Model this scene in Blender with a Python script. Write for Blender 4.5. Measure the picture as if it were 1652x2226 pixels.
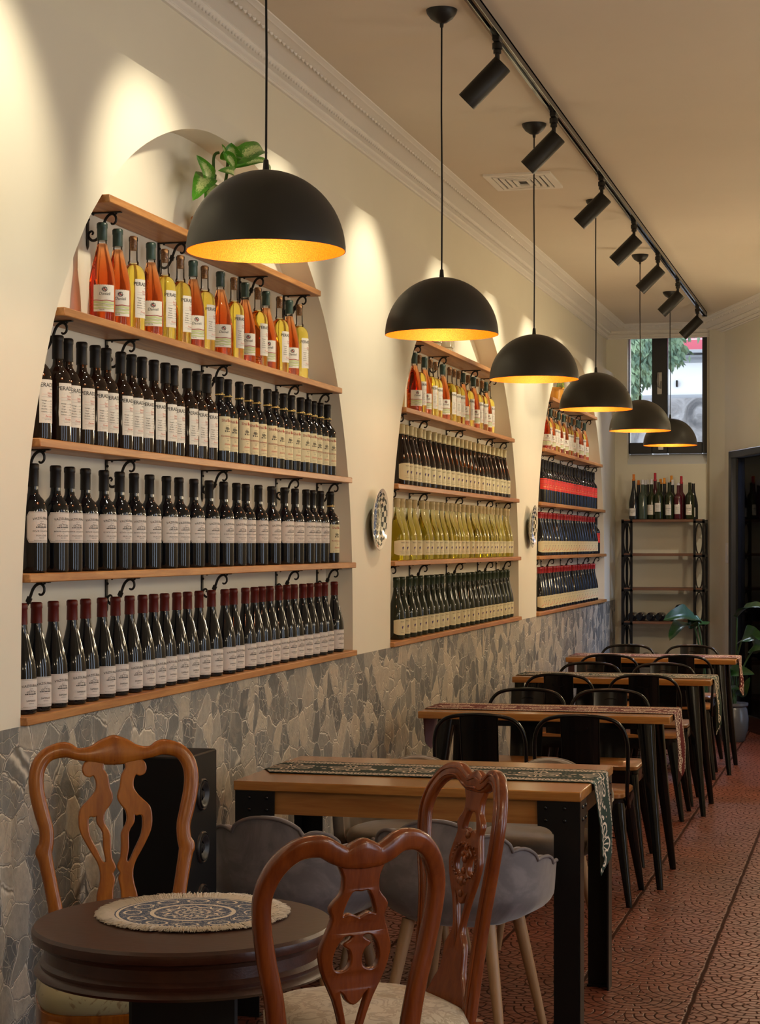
import bpy, math, random
from mathutils import Vector, Matrix
random.seed(7)
for o in list(bpy.data.objects): bpy.data.objects.remove(o)
SC = bpy.context.scene
COL = SC.collection
PI = math.pi
# ------------------------------------------------------------------ camera
F = 4100.0; CX = 826.0; CY = 1183.0; CH = 1.503
PHI = math.atan((1901 - 826) / F); c_, s_ = math.cos(PHI), math.sin(PHI)
cam = bpy.data.cameras.new('camera'); camo = bpy.data.objects.new('camera', cam); COL.objects.link(camo)
camo.location = (0, 0, CH); camo.rotation_euler = (PI / 2, 0, PHI)
cam.sensor_fit = 'VERTICAL'; cam.sensor_height = 24.0; cam.lens = 24.0 * F / 2226.0
cam.shift_y = 70.0 / 2226.0; cam.clip_start = 0.05; cam.clip_end = 200
SC.camera = camo
SC.view_settings.view_transform = 'Standard'; SC.view_settings.look = 'None'
SC.view_settings.exposure = 0.36; SC.view_settings.gamma = 1.0
try: SC.view_settings.use_curve_mapping = False
except Exception: pass
W = bpy.data.worlds.new('world'); SC.world = W; W.use_nodes = True
W.node_tree.nodes['Background'].inputs[0].default_value = (0.80, 0.90, 1.0, 1)
W.node_tree.nodes['Background'].inputs[1].default_value = 2.0
# light levels
E_SPOT = 36.0; E_PEND = 2.9; E_WIN = 20.0; E_FILL = 13.2
WARM = (1.0, 0.86, 0.62); WARM2 = (1.0, 0.72, 0.42); WARM3 = (1.0, 0.79, 0.52)

def P_X(u, v, X):      # photo pixel on the plane x = X
    t = (u - CX) / F; Y = -X * (c_ + t * s_) / (s_ - t * c_); zc = -X * s_ + Y * c_
    return Vector((X, Y, CH + (CY - v) * zc / F))
def P_Y(u, v, Y):
    t = (u - CX) / F; X = Y * (t * c_ - s_) / (c_ + t * s_); zc = -X * s_ + Y * c_
    return Vector((X, Y, CH + (CY - v) * zc / F))

# big daylight window of the unseen right-hand side
def area(name, loc, rot, sx, sy, e, col):
    l = bpy.data.lights.new(name, 'AREA'); l.shape = 'RECTANGLE'; l.size = sx; l.size_y = sy; l.energy = e; l.color = col
    o = bpy.data.objects.new(name, l); COL.objects.link(o); o.location = loc; o.rotation_euler = rot; return o
for yy_ in (2.45, 4.2, 5.95): area('daylight_side', (2.30, yy_, 1.40), (0, PI / 2, 0), 2.3, 0.42, E_WIN / 3, (0.66, 0.78, 1.0))
area('daylight_rear', (-1.745, 17.7, 4.3), (math.radians(-38), 0, 0), 1.6, 1.6, 170.0, (0.72, 0.84, 1.0))

# ------------------------------------------------------------------ mesh helpers
class MB:
    def __init__(s): s.v = []; s.f = []; s.m = []; s.uv = None
    def add(s, vs, fs, mi=0, M=None):
        b = len(s.v)
        s.v += [tuple(M @ Vector(p)) if M is not None else tuple(p) for p in vs]
        s.f += [tuple(b + i for i in f) for f in fs]; s.m += [mi] * len(fs); return s
    def box(s, x0, x1, y0, y1, z0, z1, mi=0, M=None, bev=0.0):
        if bev <= 0:
            vs = [(x0, y0, z0), (x1, y0, z0), (x1, y1, z0), (x0, y1, z0), (x0, y0, z1), (x1, y0, z1), (x1, y1, z1), (x0, y1, z1)]
            return s.add(vs, [(0, 3, 2, 1), (4, 5, 6, 7), (0, 1, 5, 4), (1, 2, 6, 5), (2, 3, 7, 6), (3, 0, 4, 7)], mi, M)
        b = min(bev, (x1 - x0) / 2.1, (y1 - y0) / 2.1, (z1 - z0) / 2.1)
        rings = []
        for z, i in ((z0, b), (z0 + b, 0), (z1 - b, 0), (z1, b)):
            rings.append([(x0 + b, y0 + i, z), (x1 - b, y0 + i, z), (x1 - i, y0 + b, z), (x1 - i, y1 - b, z), (x1 - b, y1 - i, z), (x0 + b, y1 - i, z), (x0 + i, y1 - b, z), (x0 + i, y0 + b, z)])
        return s.loft(rings, True, mi, M)
    def loft(s, rings, caps=True, mi=0, M=None, closed=True):
        n = len(rings[0]); vs = [p for r in rings for p in r]; fs = []
        for k in range(len(rings) - 1):
            for i in range(n if closed else n - 1):
                j = (i + 1) % n; a = k * n
                fs.append((a + i, a + j, a + n + j, a + n + i))
        if caps and closed:
            fs.append(tuple(range(n - 1, -1, -1))); fs.append(tuple((len(rings) - 1) * n + i for i in range(n)))
        return s.add(vs, fs, mi, M)
    def lathe(s, prof, n=24, mi=0, M=None, a0=0.0, a1=2 * PI, cap=True):
        full = abs(a1 - a0 - 2 * PI) < 1e-6; vs = []; fs = []; m = n if full else n + 1
        for r, z in prof:
            for i in range(m):
                a = a0 + (a1 - a0) * i / n; vs.append((r * math.cos(a), r * math.sin(a), z))
        for k in range(len(prof) - 1):
            for i in range(n):
                j = (i + 1) % m; fs.append((k * m + i, k * m + j, (k + 1) * m + j, (k + 1) * m + i))
        if full and cap:
            if prof[0][0] > 1e-5: fs.append(tuple(range(n - 1, -1, -1)))
            if prof[-1][0] > 1e-5: fs.append(tuple((len(prof) - 1) * m + i for i in range(n)))
        return s.add(vs, fs, mi, M)
    def sweep(s, pts, ra, rb=None, n=10, up=(0, 1, 0), mi=0, M=None, closed=False, power=2.0):
        # superellipse section: ra across (in plane normal to up), rb along up
        pts = [Vector(p) for p in pts]; N = len(pts); rings = []
        up = Vector(up)
        for k, p in enumerate(pts):
            a = pts[(k - 1) % N] if (k > 0 or closed) else p
            b = pts[(k + 1) % N] if (k < N - 1 or closed) else p
            t = (b - a).normalized(); sd = t.cross(up)
            if sd.length < 1e-4: sd = t.cross(Vector((1, 0, 0.01)))
            sd.normalize(); u2 = sd.cross(t).normalized()
            A = ra[k] if isinstance(ra, (list, tuple)) else ra
            B = A if rb is None else (rb[k] if isinstance(rb, (list, tuple)) else rb)
            r = []
            for i in range(n):
                th = 2 * PI * i / n; cs, sn = math.cos(th), math.sin(th)
                e = 2.0 / power
                x = math.copysign(abs(cs) ** e, cs) * A; y = math.copysign(abs(sn) ** e, sn) * B
                r.append(tuple(p + sd * x + u2 * y))
            rings.append(r)
        if closed: rings.append(rings[0])
        return s.loft(rings, not closed, mi, M)
    def grid(s, fn, nu, nv, mi=0, M=None, closeu=False):
        vs = [fn(i / nu, j / nv) for j in range(nv + 1) for i in range(nu + 1)]
        fs = [(j * (nu + 1) + i, j * (nu + 1) + i + 1, (j + 1) * (nu + 1) + i + 1, (j + 1) * (nu + 1) + i) for j in range(nv) for i in range(nu)]
        return s.add(vs, fs, mi, M)
    def data(s, name, mats, smooth=40):
        me = bpy.data.meshes.new(name); me.from_pydata(s.v, [], s.f)
        for m in (mats if isinstance(mats, (list, tuple)) else [mats]): me.materials.append(m)
        me.polygons.foreach_set('material_index', s.m)
        if smooth: 
            me.shade_smooth(); me.set_sharp_from_angle(angle=math.radians(smooth))
        me.update(); return me
    def obj(s, name, mats, parent=None, smooth=40, loc=None, rot=None):
        return link(name, s.data(name, mats, smooth), parent, loc, rot)
def link(name, data, parent=None, loc=None, rot=None):
    o = bpy.data.objects.new(name, data); COL.objects.link(o)
    if parent: o.parent = parent
    if loc is not None: o.location = loc
    if rot is not None: o.rotation_euler = rot
    return o
def fix_normals(me):
    import bmesh
    bm = bmesh.new(); bm.from_mesh(me); bmesh.ops.recalc_face_normals(bm, faces=bm.faces); bm.to_mesh(me); bm.free()
def tag(o, label, cat, group=None):
    o['label'] = label; o['category'] = cat
    if group: o['group'] = group
    return o
def thing(name, label, cat, loc=(0, 0, 0), rz=0, group=None):
    return tag(link(name, None, None, loc, (0, 0, rz)), label, cat, group)
def struct(o): o['kind'] = 'structure'; return o
def dup(root, loc=None, rz=None, label=None, group=None):
    r = root.copy(); COL.objects.link(r)
    if loc is not None: r.location = loc
    if rz is not None: r.rotation_euler = (0, 0, rz)
    if label: r['label'] = label
    if group: r['group'] = group
    for ch in list(root.children):
        c = ch.copy(); COL.objects.link(c); c.parent = r
        for g in list(ch.children):
            d = g.copy(); COL.objects.link(d); d.parent = c
    return r
def cr(pts, n=6, closed=False):   # Catmull-Rom resample of tuples of any length
    N = len(pts); out = []; rng = range(N if closed else N - 1)
    for k in rng:
        g = lambda i: pts[i % N] if closed else pts[max(0, min(N - 1, i))]
        p0, p1, p2, p3 = g(k - 1), g(k), g(k + 1), g(k + 2)
        for i in range(n):
            t = i / n
            out.append(tuple(0.5 * (2 * b + (c - a) * t + (2 * a - 5 * b + 4 * c - d) * t * t + (-a + 3 * b - 3 * c + d) * t ** 3) for a, b, c, d in zip(p0, p1, p2, p3)))
    if not closed: out.append(tuple(pts[-1]))
    return out
def flat(outlines, ext, bev=0.0, res=2):    # 2-D outlines (holes allowed) -> solid mesh in x,y with thickness along z
    cu = bpy.data.curves.new('o', 'CURVE'); cu.dimensions = '2D'; cu.fill_mode = 'BOTH'
    cu.extrude = ext; cu.bevel_depth = bev; cu.bevel_resolution = res
    for ol in outlines:
        sp = cu.splines.new('POLY'); sp.points.add(len(ol) - 1); sp.use_cyclic_u = True
        for i, p in enumerate(ol): sp.points[i].co = (p[0], p[1], 0, 1)
    ob = bpy.data.objects.new('o', cu); me = bpy.data.meshes.new_from_object(ob)
    vs = [tuple(v.co) for v in me.vertices]; fs = [tuple(p.vertices) for p in me.polygons]
    bpy.data.objects.remove(ob); bpy.data.curves.remove(cu); bpy.data.meshes.remove(me)
    return vs, fs
TXT = {}
def text2d(st, size, align='CENTER', shear=0.0):
    k = (st, align, shear)
    if k not in TXT:
        cu = bpy.data.curves.new('t', 'FONT'); cu.body = st; cu.size = 1.0; cu.align_x = align; cu.shear = shear; cu.resolution_u = 2
        ob = bpy.data.objects.new('t', cu); me = bpy.data.meshes.new_from_object(ob)
        TXT[k] = ([tuple(v.co)[:2] for v in me.vertices], [tuple(p.vertices) for p in me.polygons])
        bpy.data.objects.remove(ob); bpy.data.curves.remove(cu); bpy.data.meshes.remove(me)
    vs, fs = TXT[k]
    return [(x * size, y * size) for x, y in vs], fs

# ------------------------------------------------------------------ materials
class S:      # socket arithmetic
    def __init__(s, nt, sock): s.nt = nt; s.k = sock
    def _m(s, op, *a):
        n = s.nt.nodes.new('ShaderNodeMath'); n.operation = op
        for i, x in enumerate((s,) + a):
            if isinstance(x, S): s.nt.links.new(x.k, n.inputs[i])
            else: n.inputs[i].default_value = x
        return S(s.nt, n.outputs[0])
    def __add__(s, o): return s._m('ADD', o)
    def __sub__(s, o): return s._m('SUBTRACT', o)
    def __mul__(s, o): return s._m('MULTIPLY', o)
    def __truediv__(s, o): return s._m('DIVIDE', o)
    def fl(s): return s._m('FLOOR')
    def fr(s): return s._m('FRACT')
    def ab(s): return s._m('ABSOLUTE')
    def sq(s): return s._m('SQRT')
    def sin(s): return s._m('SINE')
    def cos(s): return s._m('COSINE')
    def lt(s, o): return s._m('LESS_THAN', o)
    def gt(s, o): return s._m('GREATER_THAN', o)
    def mn(s, o): return s._m('MINIMUM', o)
    def mx(s, o): return s._m('MAXIMUM', o)
    def at2(s, o): return s._m('ARCTAN2', o)
    def mod(s, o): return s._m('FLOORED_MODULO', o)
    def inv(s): return s._m('MULTIPLY', -1.0)._m('ADD', 1.0)
    def step(s, a, b):
        n = s.nt.nodes.new('ShaderNodeMapRange'); n.interpolation_type = 'SMOOTHSTEP'
        s.nt.links.new(s.k, n.inputs[0]); n.inputs[1].default_value = a; n.inputs[2].default_value = b
        return S(s.nt, n.outputs[0])
class Mt:
    def __init__(s, name, col=(0.5, 0.5, 0.5), rough=0.5, metal=0.0, **kw):
        s.m = bpy.data.materials.new(name); s.m.use_nodes = True; s.nt = s.m.node_tree
        s.b = s.nt.nodes['Principled BSDF']
        s.set('Base Color', (*col, 1)); s.set('Roughness', rough); s.set('Metallic', metal)
        for k, v in kw.items(): s.set(k.replace('_', ' '), v)
    def set(s, k, v):
        if isinstance(v, S): v = v.k
        if hasattr(v, 'is_linked'): s.nt.links.new(v, s.b.inputs[k])
        else: s.b.inputs[k].default_value = v
        return s
    def coord(s, kind='Object'):
        n = s.nt.nodes.new('ShaderNodeTexCoord'); return n.outputs[kind]
    def xyz(s, v):
        n = s.nt.nodes.new('ShaderNodeSeparateXYZ'); s.nt.links.new(v, n.inputs[0]); return [S(s.nt, n.outputs[i]) for i in range(3)]
    def vec(s, x, y, z=0.0):
        n = s.nt.nodes.new('ShaderNodeCombineXYZ')
        for i, a in enumerate((x, y, z)):
            if isinstance(a, S): s.nt.links.new(a.k, n.inputs[i])
            else: n.inputs[i].default_value = a
        return n.outputs[0]
    def mapv(s, v, sc=(1, 1, 1), rot=(0, 0, 0), loc=(0, 0, 0)):
        n = s.nt.nodes.new('ShaderNodeMapping'); s.nt.links.new(v, n.inputs[0])
        n.inputs['Scale'].default_value = sc; n.inputs['Rotation'].default_value = rot; n.inputs['Location'].default_value = loc
        return n.outputs[0]
    def noise(s, v, scale, detail=3, rough=0.5, dist=0.0, out=0):
        n = s.nt.nodes.new('ShaderNodeTexNoise'); s.nt.links.new(v, n.inputs['Vector'])
        n.inputs['Scale'].default_value = scale; n.inputs['Detail'].default_value = detail; n.inputs['Roughness'].default_value = rough
        n.inputs['Distortion'].default_value = dist
        return S(s.nt, n.outputs[0]) if out == 0 else n.outputs[1]
    def voro(s, v, scale, feat='F1', out='Distance', rnd=1.0):
        n = s.nt.nodes.new('ShaderNodeTexVoronoi'); n.feature = feat; s.nt.links.new(v, n.inputs['Vector'])
        n.inputs['Scale'].default_value = scale; n.inputs['Randomness'].default_value = rnd
        return S(s.nt, n.outputs[out])
    def ramp(s, f, stops):
        n = s.nt.nodes.new('ShaderNodeValToRGB'); s.nt.links.new(f.k, n.inputs[0]); e = n.color_ramp.elements
        while len(e) < len(stops): e.new(0.5)
        for i, (p, c) in enumerate(stops): e[i].position = p; e[i].color = (*c, 1)
        return n.outputs[0]
    def mix(s, f, a, b, mode='MIX'):
        n = s.nt.nodes.new('ShaderNodeMix'); n.data_type = 'RGBA'; n.blend_type = mode
        for i, x in ((0, f), (6, a), (7, b)):
            if isinstance(x, S): x = x.k
            if hasattr(x, 'is_linked'): s.nt.links.new(x, n.inputs[i])
            else: n.inputs[i].default_value = (*x, 1) if isinstance(x, tuple) else x
        return n.outputs[2]
    def bump(s, h, st=0.3, dist=0.01):
        n = s.nt.nodes.new('ShaderNodeBump'); s.nt.links.new(h.k, n.inputs['Height']); n.inputs['Strength'].default_value = st
        n.inputs['Distance'].default_value = dist; s.nt.links.new(n.outputs[0], s.b.inputs['Normal']); return s

def wood(name, ca, cb, rough=0.4, scale=6, axis=0, coat=0.0, gs=1.0):
    m = Mt(name, ca, rough); v = m.coord(); sc = [14 * gs, 14 * gs, 14 * gs]; sc[axis] = 0.9 * gs
    vv = m.mapv(v, tuple(sc)); a = m.noise(vv, scale * 0.35, 5, 0.6, 1.2); b = m.noise(vv, scale * 2.4, 3, 0.6)
    f = (a * 0.75 + b * 0.25).step(0.3, 0.7)
    m.set('Base Color', m.mix(f, ca, cb)); m.bump(b, 0.08, 0.004)
    if coat: m.set('Coat Weight', coat); m.set('Coat Roughness', 0.12)
    return m.m
def plaster(name, col, st=0.04):
    m = Mt(name, col, 0.75); v = m.coord(); n = m.noise(v, 1.1, 4, 0.6); k = m.noise(v, 60, 2)
    m.set('Base Color', m.mix(n.step(0.3, 0.7), tuple(c * 0.96 for c in col), col)); m.bump(k, st, 0.003); return m.m

M_wall = plaster('cream_plaster', (0.80, 0.765, 0.64))
M_ceil = plaster('ceiling_paint', (0.72, 0.64, 0.53))
M_corn = plaster('cornice_plaster', (0.86, 0.83, 0.78))
M_black = Mt('black_metal', (0.008, 0.008, 0.009), 0.34, 0.0, Specular_IOR_Level=0.25).m
M_blackm = Mt('matt_black_metal', (0.014, 0.013, 0.012), 0.45, 0.0, Specular_IOR_Level=0.35).m
M_gloss = Mt('gloss_black_paint', (0.005, 0.005, 0.006), 0.14, 0.0, Specular_IOR_Level=0.38).m
M_iron = Mt('wrought_iron', (0.012, 0.011, 0.010), 0.45, 0.3).m
M_shelf = wood('shelf_pine', (0.56, 0.27, 0.088), (0.35, 0.135, 0.038), 0.42, 6, 1)
M_top = wood('table_pine', (0.46, 0.21, 0.052), (0.29, 0.11, 0.022), 0.20, 5, 0, 0.2)
M_apron = wood('apron_pine', (0.42, 0.19, 0.05), (0.27, 0.10, 0.024), 0.35, 5, 0, 0.2)
M_chair = wood('cherry_wood', (0.24, 0.056, 0.009), (0.130, 0.025, 0.004), 0.24, 5, 2, 0.25)
M_chairL = wood('honey_wood', (0.42, 0.135, 0.013), (0.24, 0.062, 0.007), 0.24, 5, 2, 0.25)
M_maho = wood('mahogany_veneer', (0.060, 0.020, 0.012), (0.034, 0.011, 0.007), 0.30, 6, 0, 0.0)
M_beech = wood('beech_wood', (0.42, 0.26, 0.14), (0.34, 0.20, 0.10), 0.4, 4, 2)
M_rackw = wood('rack_board', (0.19, 0.085, 0.042), (0.12, 0.05, 0.025), 0.45, 5, 0)

# stone wainscot
def stone():
    m = Mt('stone_cladding', (0.3, 0.27, 0.22), 0.7); v = m.coord(); x, y, z = m.xyz(v)
    n = m.noise(v, 5, 3, 0.5, 0, 1); nx, ny, nz = m.xyz(n)
    n_ = m.noise(v, 26, 2, 0.6, 0, 1); ox, oy, oz = m.xyz(n_)
    jy = y + (ny - 0.5) * 0.10 + (oy - 0.5) * 0.022; jz = z + (nz - 0.5) * 0.10 + (oz - 0.5) * 0.022
    vv = m.vec(jy, jz * 1.1, 0.0)
    d = m.voro(vv, 9.0, 'DISTANCE_TO_EDGE')
    n1 = m.nt.nodes.new('ShaderNodeTexVoronoi'); n1.feature = 'F1'; m.nt.links.new(vv, n1.inputs['Vector']); n1.inputs['Scale'].default_value = 9.0
    cr_, cg, cb = m.xyz(n1.outputs['Color'])
    d2 = m.voro(vv, 23, 'DISTANCE_TO_EDGE'); sm = cb.gt(0.5)
    e1 = d.step(0.0, 0.055); e2 = d2.step(0.0, 0.05)
    edge = e1 * (e2.inv() * sm).inv()
    fine = m.noise(v, 38, 5, 0.65); big = m.noise(v, 10, 4, 0.6, 1.0)
    base = m.ramp(cr_, [(0.0, (0.13, 0.135, 0.135)), (0.28, (0.19, 0.195, 0.19)), (0.40, (0.42, 0.39, 0.33)), (0.60, (0.55, 0.49, 0.39)), (0.78, (0.60, 0.53, 0.42)), (0.84, (0.21, 0.215, 0.21)), (1.0, (0.32, 0.315, 0.29))])
    base = m.mix(big.step(0.48, 0.72) * 0.45, base, (0.50, 0.43, 0.33))
    base = m.mix(fine.step(0.25, 0.75).inv() * 0.4, base, (0.12, 0.115, 0.105))
    lip = edge.step(0.05, 0.4) * edge.step(0.45, 0.95).inv()
    base = m.mix(lip * 0.8, base, (0.78, 0.73, 0.63))
    base = m.mix(edge.step(0.0, 0.12).inv() * 0.7, base, (0.15, 0.125, 0.095))
    seam = (((y / 0.30).fr() - 0.5).ab() * 0.30).gt(0.1487)
    base = m.mix(seam * 0.5, base, (0.50, 0.46, 0.40))
    m.set('Base Color', base)
    h = edge * 0.35 + big * 0.55 + fine * 0.2 + cg * 0.45
    m.bump(h, 0.52, 0.015); m.set('Roughness', fine * 0.3 + 0.42); return m.m
M_stone = stone()
# stamped terracotta floor
def floor_mat():
    m = Mt('stamped_terracotta', (0.2, 0.06, 0.035), 0.35); v = m.coord(); x, y, z = m.xyz(v)
    wob = m.noise(v, 9, 2, 0.5, 0, 1); wx, wy, wz = m.xyz(wob)
    x = x + (wx - 0.5) * 0.012; y = y + (wy - 0.5) * 0.012
    P = 0.39; R = P / 2
    x = x + 0.97
    row = (y / R).fl(); dy0 = y - row * R; dy1 = dy0 - R
    par = row.mod(2.0)
    def wrap(a): return ((a / P + 0.5).fr() - 0.5) * P
    dx0 = wrap(x - par * R - R); dx1 = wrap(x - par.inv() * R - R)
    D0 = (dx0 * dx0 + dy0 * dy0).sq(); D1 = (dx1 * dx1 + dy1 * dy1).sq()
    ins = D1.lt(R); 
    def sel(a, b): return a * ins + b * ins.inv()
    D = sel(D1, D0); dx = sel(dx1, dx0); dy = sel(dy1, dy0)
    ringw = R / 6.0; q = D / ringw; idn = q.fl(); dr = ((q + 0.5).fr() - 0.5).ab() * ringw
    ang = dx.at2(dy); Rm = (idn + 0.5) * ringw
    s = ang * Rm / 0.050 + idn * 0.5 + 0.25; da = ((s + 0.5).fr() - 0.5).ab() * 0.050
    dl = (((x / P) + 0.5).fr() - 0.5).ab() * P; dyl = (((y / P) + 0.5).fr() - 0.5).ab() * P
    g = dr.mn(da)
    groove = g.step(0.0010, 0.0050); line = dl.step(0.004, 0.011); line2 = dyl.step(0.001, 0.004)
    h = groove.mn(line).mn(line2)
    n = m.noise(v, 2.2, 4, 0.6); n2 = m.noise(v, 46, 3, 0.6)
    base = m.mix(n.step(0.3, 0.7), (0.235, 0.068, 0.036), (0.160, 0.045, 0.026))
    base = m.mix(n2.step(0.45, 0.75) * 0.35, base, (0.24, 0.085, 0.05))
    base = m.mix(h.inv() * 0.92, base, (0.028, 0.013, 0.009))
    m.set('Base Color', base); m.set('Roughness', n2 * 0.22 + 0.27 + h.inv() * 0.3)
    m.set('Specular IOR Level', h * 0.30 + 0.02)
    m.bump(h * 0.7 + n2 * 0.12, 0.45, 0.006); return m.m
M_floor = floor_mat()
# ------------------------------------------------------------------ room shell
XW = -2.197; XU = -2.274; XB = -2.317; ZC = 3.41; ZL = 2.985; ZS = 1.018
def quad(name, pts, m, smooth=0):
    b = MB(); b.add(pts, [tuple(range(len(pts)))]); return struct(b.obj(name, m, smooth=smooth))
quad('floor', [(-2.5, -1.5, 0), (5.5, -1.5, 0), (5.5, 17, 0), (-2.5, 17, 0)], M_floor)
quad('ceiling', [(-2.5, -1.5, ZC), (-2.5, 17, ZC), (5.5, 17, ZC), (5.5, -1.5, ZC)], M_ceil)
struct(MB().box(XW - 0.2, XW, -1.5, 16.5, 0.0, ZS).obj('wall_left_stone', M_stone, smooth=0)).name = 'wall_left_stone'
# false wall with arched niches
HALF = [(1.02, 1.652), (1.237, 1.648), (1.415, 1.640), (1.605, 1.617), (1.78, 1.580), (1.946, 1.522), (2.144, 1.430), (2.285, 1.335), (2.42, 1.225), (2.501, 1.140), (2.583, 1.040), (2.663, 0.925), (2.73, 0.805), (2.794, 0.660), (2.847, 0.505), (2.886, 0.345), (2.910, 0.18), (2.916, 0.0)]
NC = [6.262, 10.22, 14.17]
def halfw(z):
    for (z0, h0), (z1, h1) in zip(HALF, HALF[1:]):
        if z0 <= z <= z1: return h0 + (h1 - h0) * (z - z0) / (z1 - z0)
    return HALF[0][1] if z < HALF[0][0] else 0.0
arch = cr([(h, z) for z, h in HALF], 3)
outl = [(-1.5, ZS), (16.5, ZS), (16.5, ZL), (-1.5, ZL)]
holes = []
for yc in NC:
    L = [(yc - h, z) for h, z in arch]; Rr = [(yc + h, z) for h, z in reversed(arch)][1:]
    holes.append([(yc - HALF[0][1], ZS + 0.001)] + L + Rr + [(yc + HALF[0][1], ZS + 0.001)])
vs, fs = flat([outl] + holes, 0.0)
b = MB(); b.add([(XW, p[0], p[1]) for p in vs], fs)
me = b.data('wall_left', M_wall, 0)
wl = struct(link('wall_left', me))
b = MB()
for hh in holes:
    b.loft([[(XW, y, z) for y, z in hh], [(XB, y, z) for y, z in hh]], caps=False, closed=True)
    
struct(b.obj('wall_left_niche_reveal', M_wall, smooth=30))
b = MB()
for yc in NC:
    b.add([(XB, yc - 1.75, ZS), (XB, yc + 1.75, ZS), (XB, yc + 1.75, 2.98), (XB, yc - 1.75, 2.98)], [(0, 1, 2, 3)])
struct(b.obj('wall_left_niche_back', M_wall, smooth=0))
b = MB().add([(XU - 0.1, -1.5, ZL), (XW, -1.5, ZL), (XW, 16.5, ZL), (XU - 0.1, 16.5, ZL)], [(0, 1, 2, 3)])
b.add([(XU, -1.5, ZL), (XU, 16.5, ZL), (XU, 16.5, ZC), (XU, -1.5, ZC)], [(0, 1, 2, 3)])
struct(b.obj('wall_left_upper', M_wall, smooth=0))
# rear wall with window opening
WX0, WX1, WZ0, WZ1 = -2.09, -1.402, 2.20, 3.32
YR = 16.5
b = MB()
for x0, x1, z0, z1 in ((-2.5, WX0, 0, ZC), (WX1, -1.37, 0, ZC), (WX0, WX1, 0, WZ0), (WX0, WX1, WZ1, ZC)):
    b.box(x0, x1, YR, YR + 0.25, z0, z1)
b.box(WX0, WX1, YR + 0.1, YR + 0.14, WZ0 - 0.02, WZ0 + 0.0)
struct(b.obj('wall_rear', M_wall, smooth=0))
# right side of the room: oblique wall, then the long side with a shop window
RP = [(-1.37, 16.75), (-1.37, 16.37), (-1.222, 16.12), (0.50, 11.40), (2.20, 9.0), (2.20, 6.4)]
DOORT = (0.085, 0.9)
def wallseg(bm, p, q, z0=0, z1=ZC, th=0.15):
    p = Vector((*p, 0)); q = Vector((*q, 0)); d = (q - p).normalized(); n = Vector((-d.y, d.x, 0)) * th
    if n.x < 0: n = -n
    M4 = [(p.x, p.y), (q.x, q.y), (q.x + n.x, q.y + n.y), (p.x + n.x, p.y + n.y)]
    bm.loft([[(x, y, z0) for x, y in M4], [(x, y, z1) for x, y in M4]])
b = MB()
wallseg(b, RP[0], RP[1]); wallseg(b, RP[1], RP[2]); 
A = Vector((-1.222, 16.12)); B = Vector((0.50, 11.40)); dr_ = (B - A).normalized()
d0 = A + dr_ * 0.32; d1 = A + dr_ * 2.15; ZD = 2.27
wallseg(b, A, d0); wallseg(b, d0, d1, ZD, ZC); wallseg(b, d1, B)
wallseg(b, RP[3], RP[4]); wallseg(b, RP[4], RP[5])
wallseg(b, (2.2, 6.4), (2.2, 2.0), 0, 0.15); wallseg(b, (2.2, 6.4), (2.2, 2.0), 2.65, ZC); wallseg(b, (2.2, 2.0), (2.2, -1.5)); wallseg(b, (2.2, 3.9), (2.2, 2.75), 0.15, 2.65); wallseg(b, (2.2, 5.65), (2.2, 4.5), 0.15, 2.65)
struct(b.obj('wall_right', M_wall, smooth=0))
struct(MB().box(-2.5, 2.35, -1.65, -1.5, 0, ZC).obj('wall_front', M_wall, smooth=0))
def glassmat(name, tint=(1, 1, 1), ior=1.45):
    m = bpy.data.materials.new(name); m.use_nodes = True; nt = m.node_tree; nt.nodes.clear()
    o = nt.nodes.new('ShaderNodeOutputMaterial'); mx = nt.nodes.new('ShaderNodeMixShader'); t = nt.nodes.new('ShaderNodeBsdfTransparent'); g = nt.nodes.new('ShaderNodeBsdfGlossy')
    lw = nt.nodes.new('ShaderNodeFresnel'); lw.inputs[0].default_value = ior
    t.inputs[0].default_value = (*tint, 1); g.inputs['Roughness'].default_value = 0.02
    nt.links.new(lw.outputs[0], mx.inputs[0]); nt.links.new(t.outputs[0], mx.inputs[1]); nt.links.new(g.outputs[0], mx.inputs[2]); nt.links.new(mx.outputs[0], o.inputs[0]); return m
M_pane = glassmat('window_glass')
M_frame = Mt('anthracite_frame', (0.022, 0.024, 0.03), 0.35).m
M_white = Mt('white_paint', (0.82, 0.83, 0.84), 0.4).m
M_chrome = Mt('brushed_metal', (0.45, 0.45, 0.47), 0.28, 1.0).m
# side shop window
for k_, (ya, yb_) in enumerate(((2.0, 2.75), (3.9, 4.5), (5.65, 6.4))):
    fb0 = MB(); 
    fb0.box(2.2, 2.26, ya, yb_, 0.15, 0.21).box(2.2, 2.26, ya, yb_, 2.59, 2.65).box(2.2, 2.26, ya, ya + 0.06, 0.21, 2.59).box(2.2, 2.26, yb_ - 0.06, yb_, 0.21, 2.59)
    sw = struct(fb0.obj('window_%d' % (k_ + 1), M_frame, smooth=0)); MB().box(2.225, 2.231, ya + 0.06, yb_ - 0.06, 0.21, 2.59).obj('pane', M_pane, sw, 0)
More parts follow.
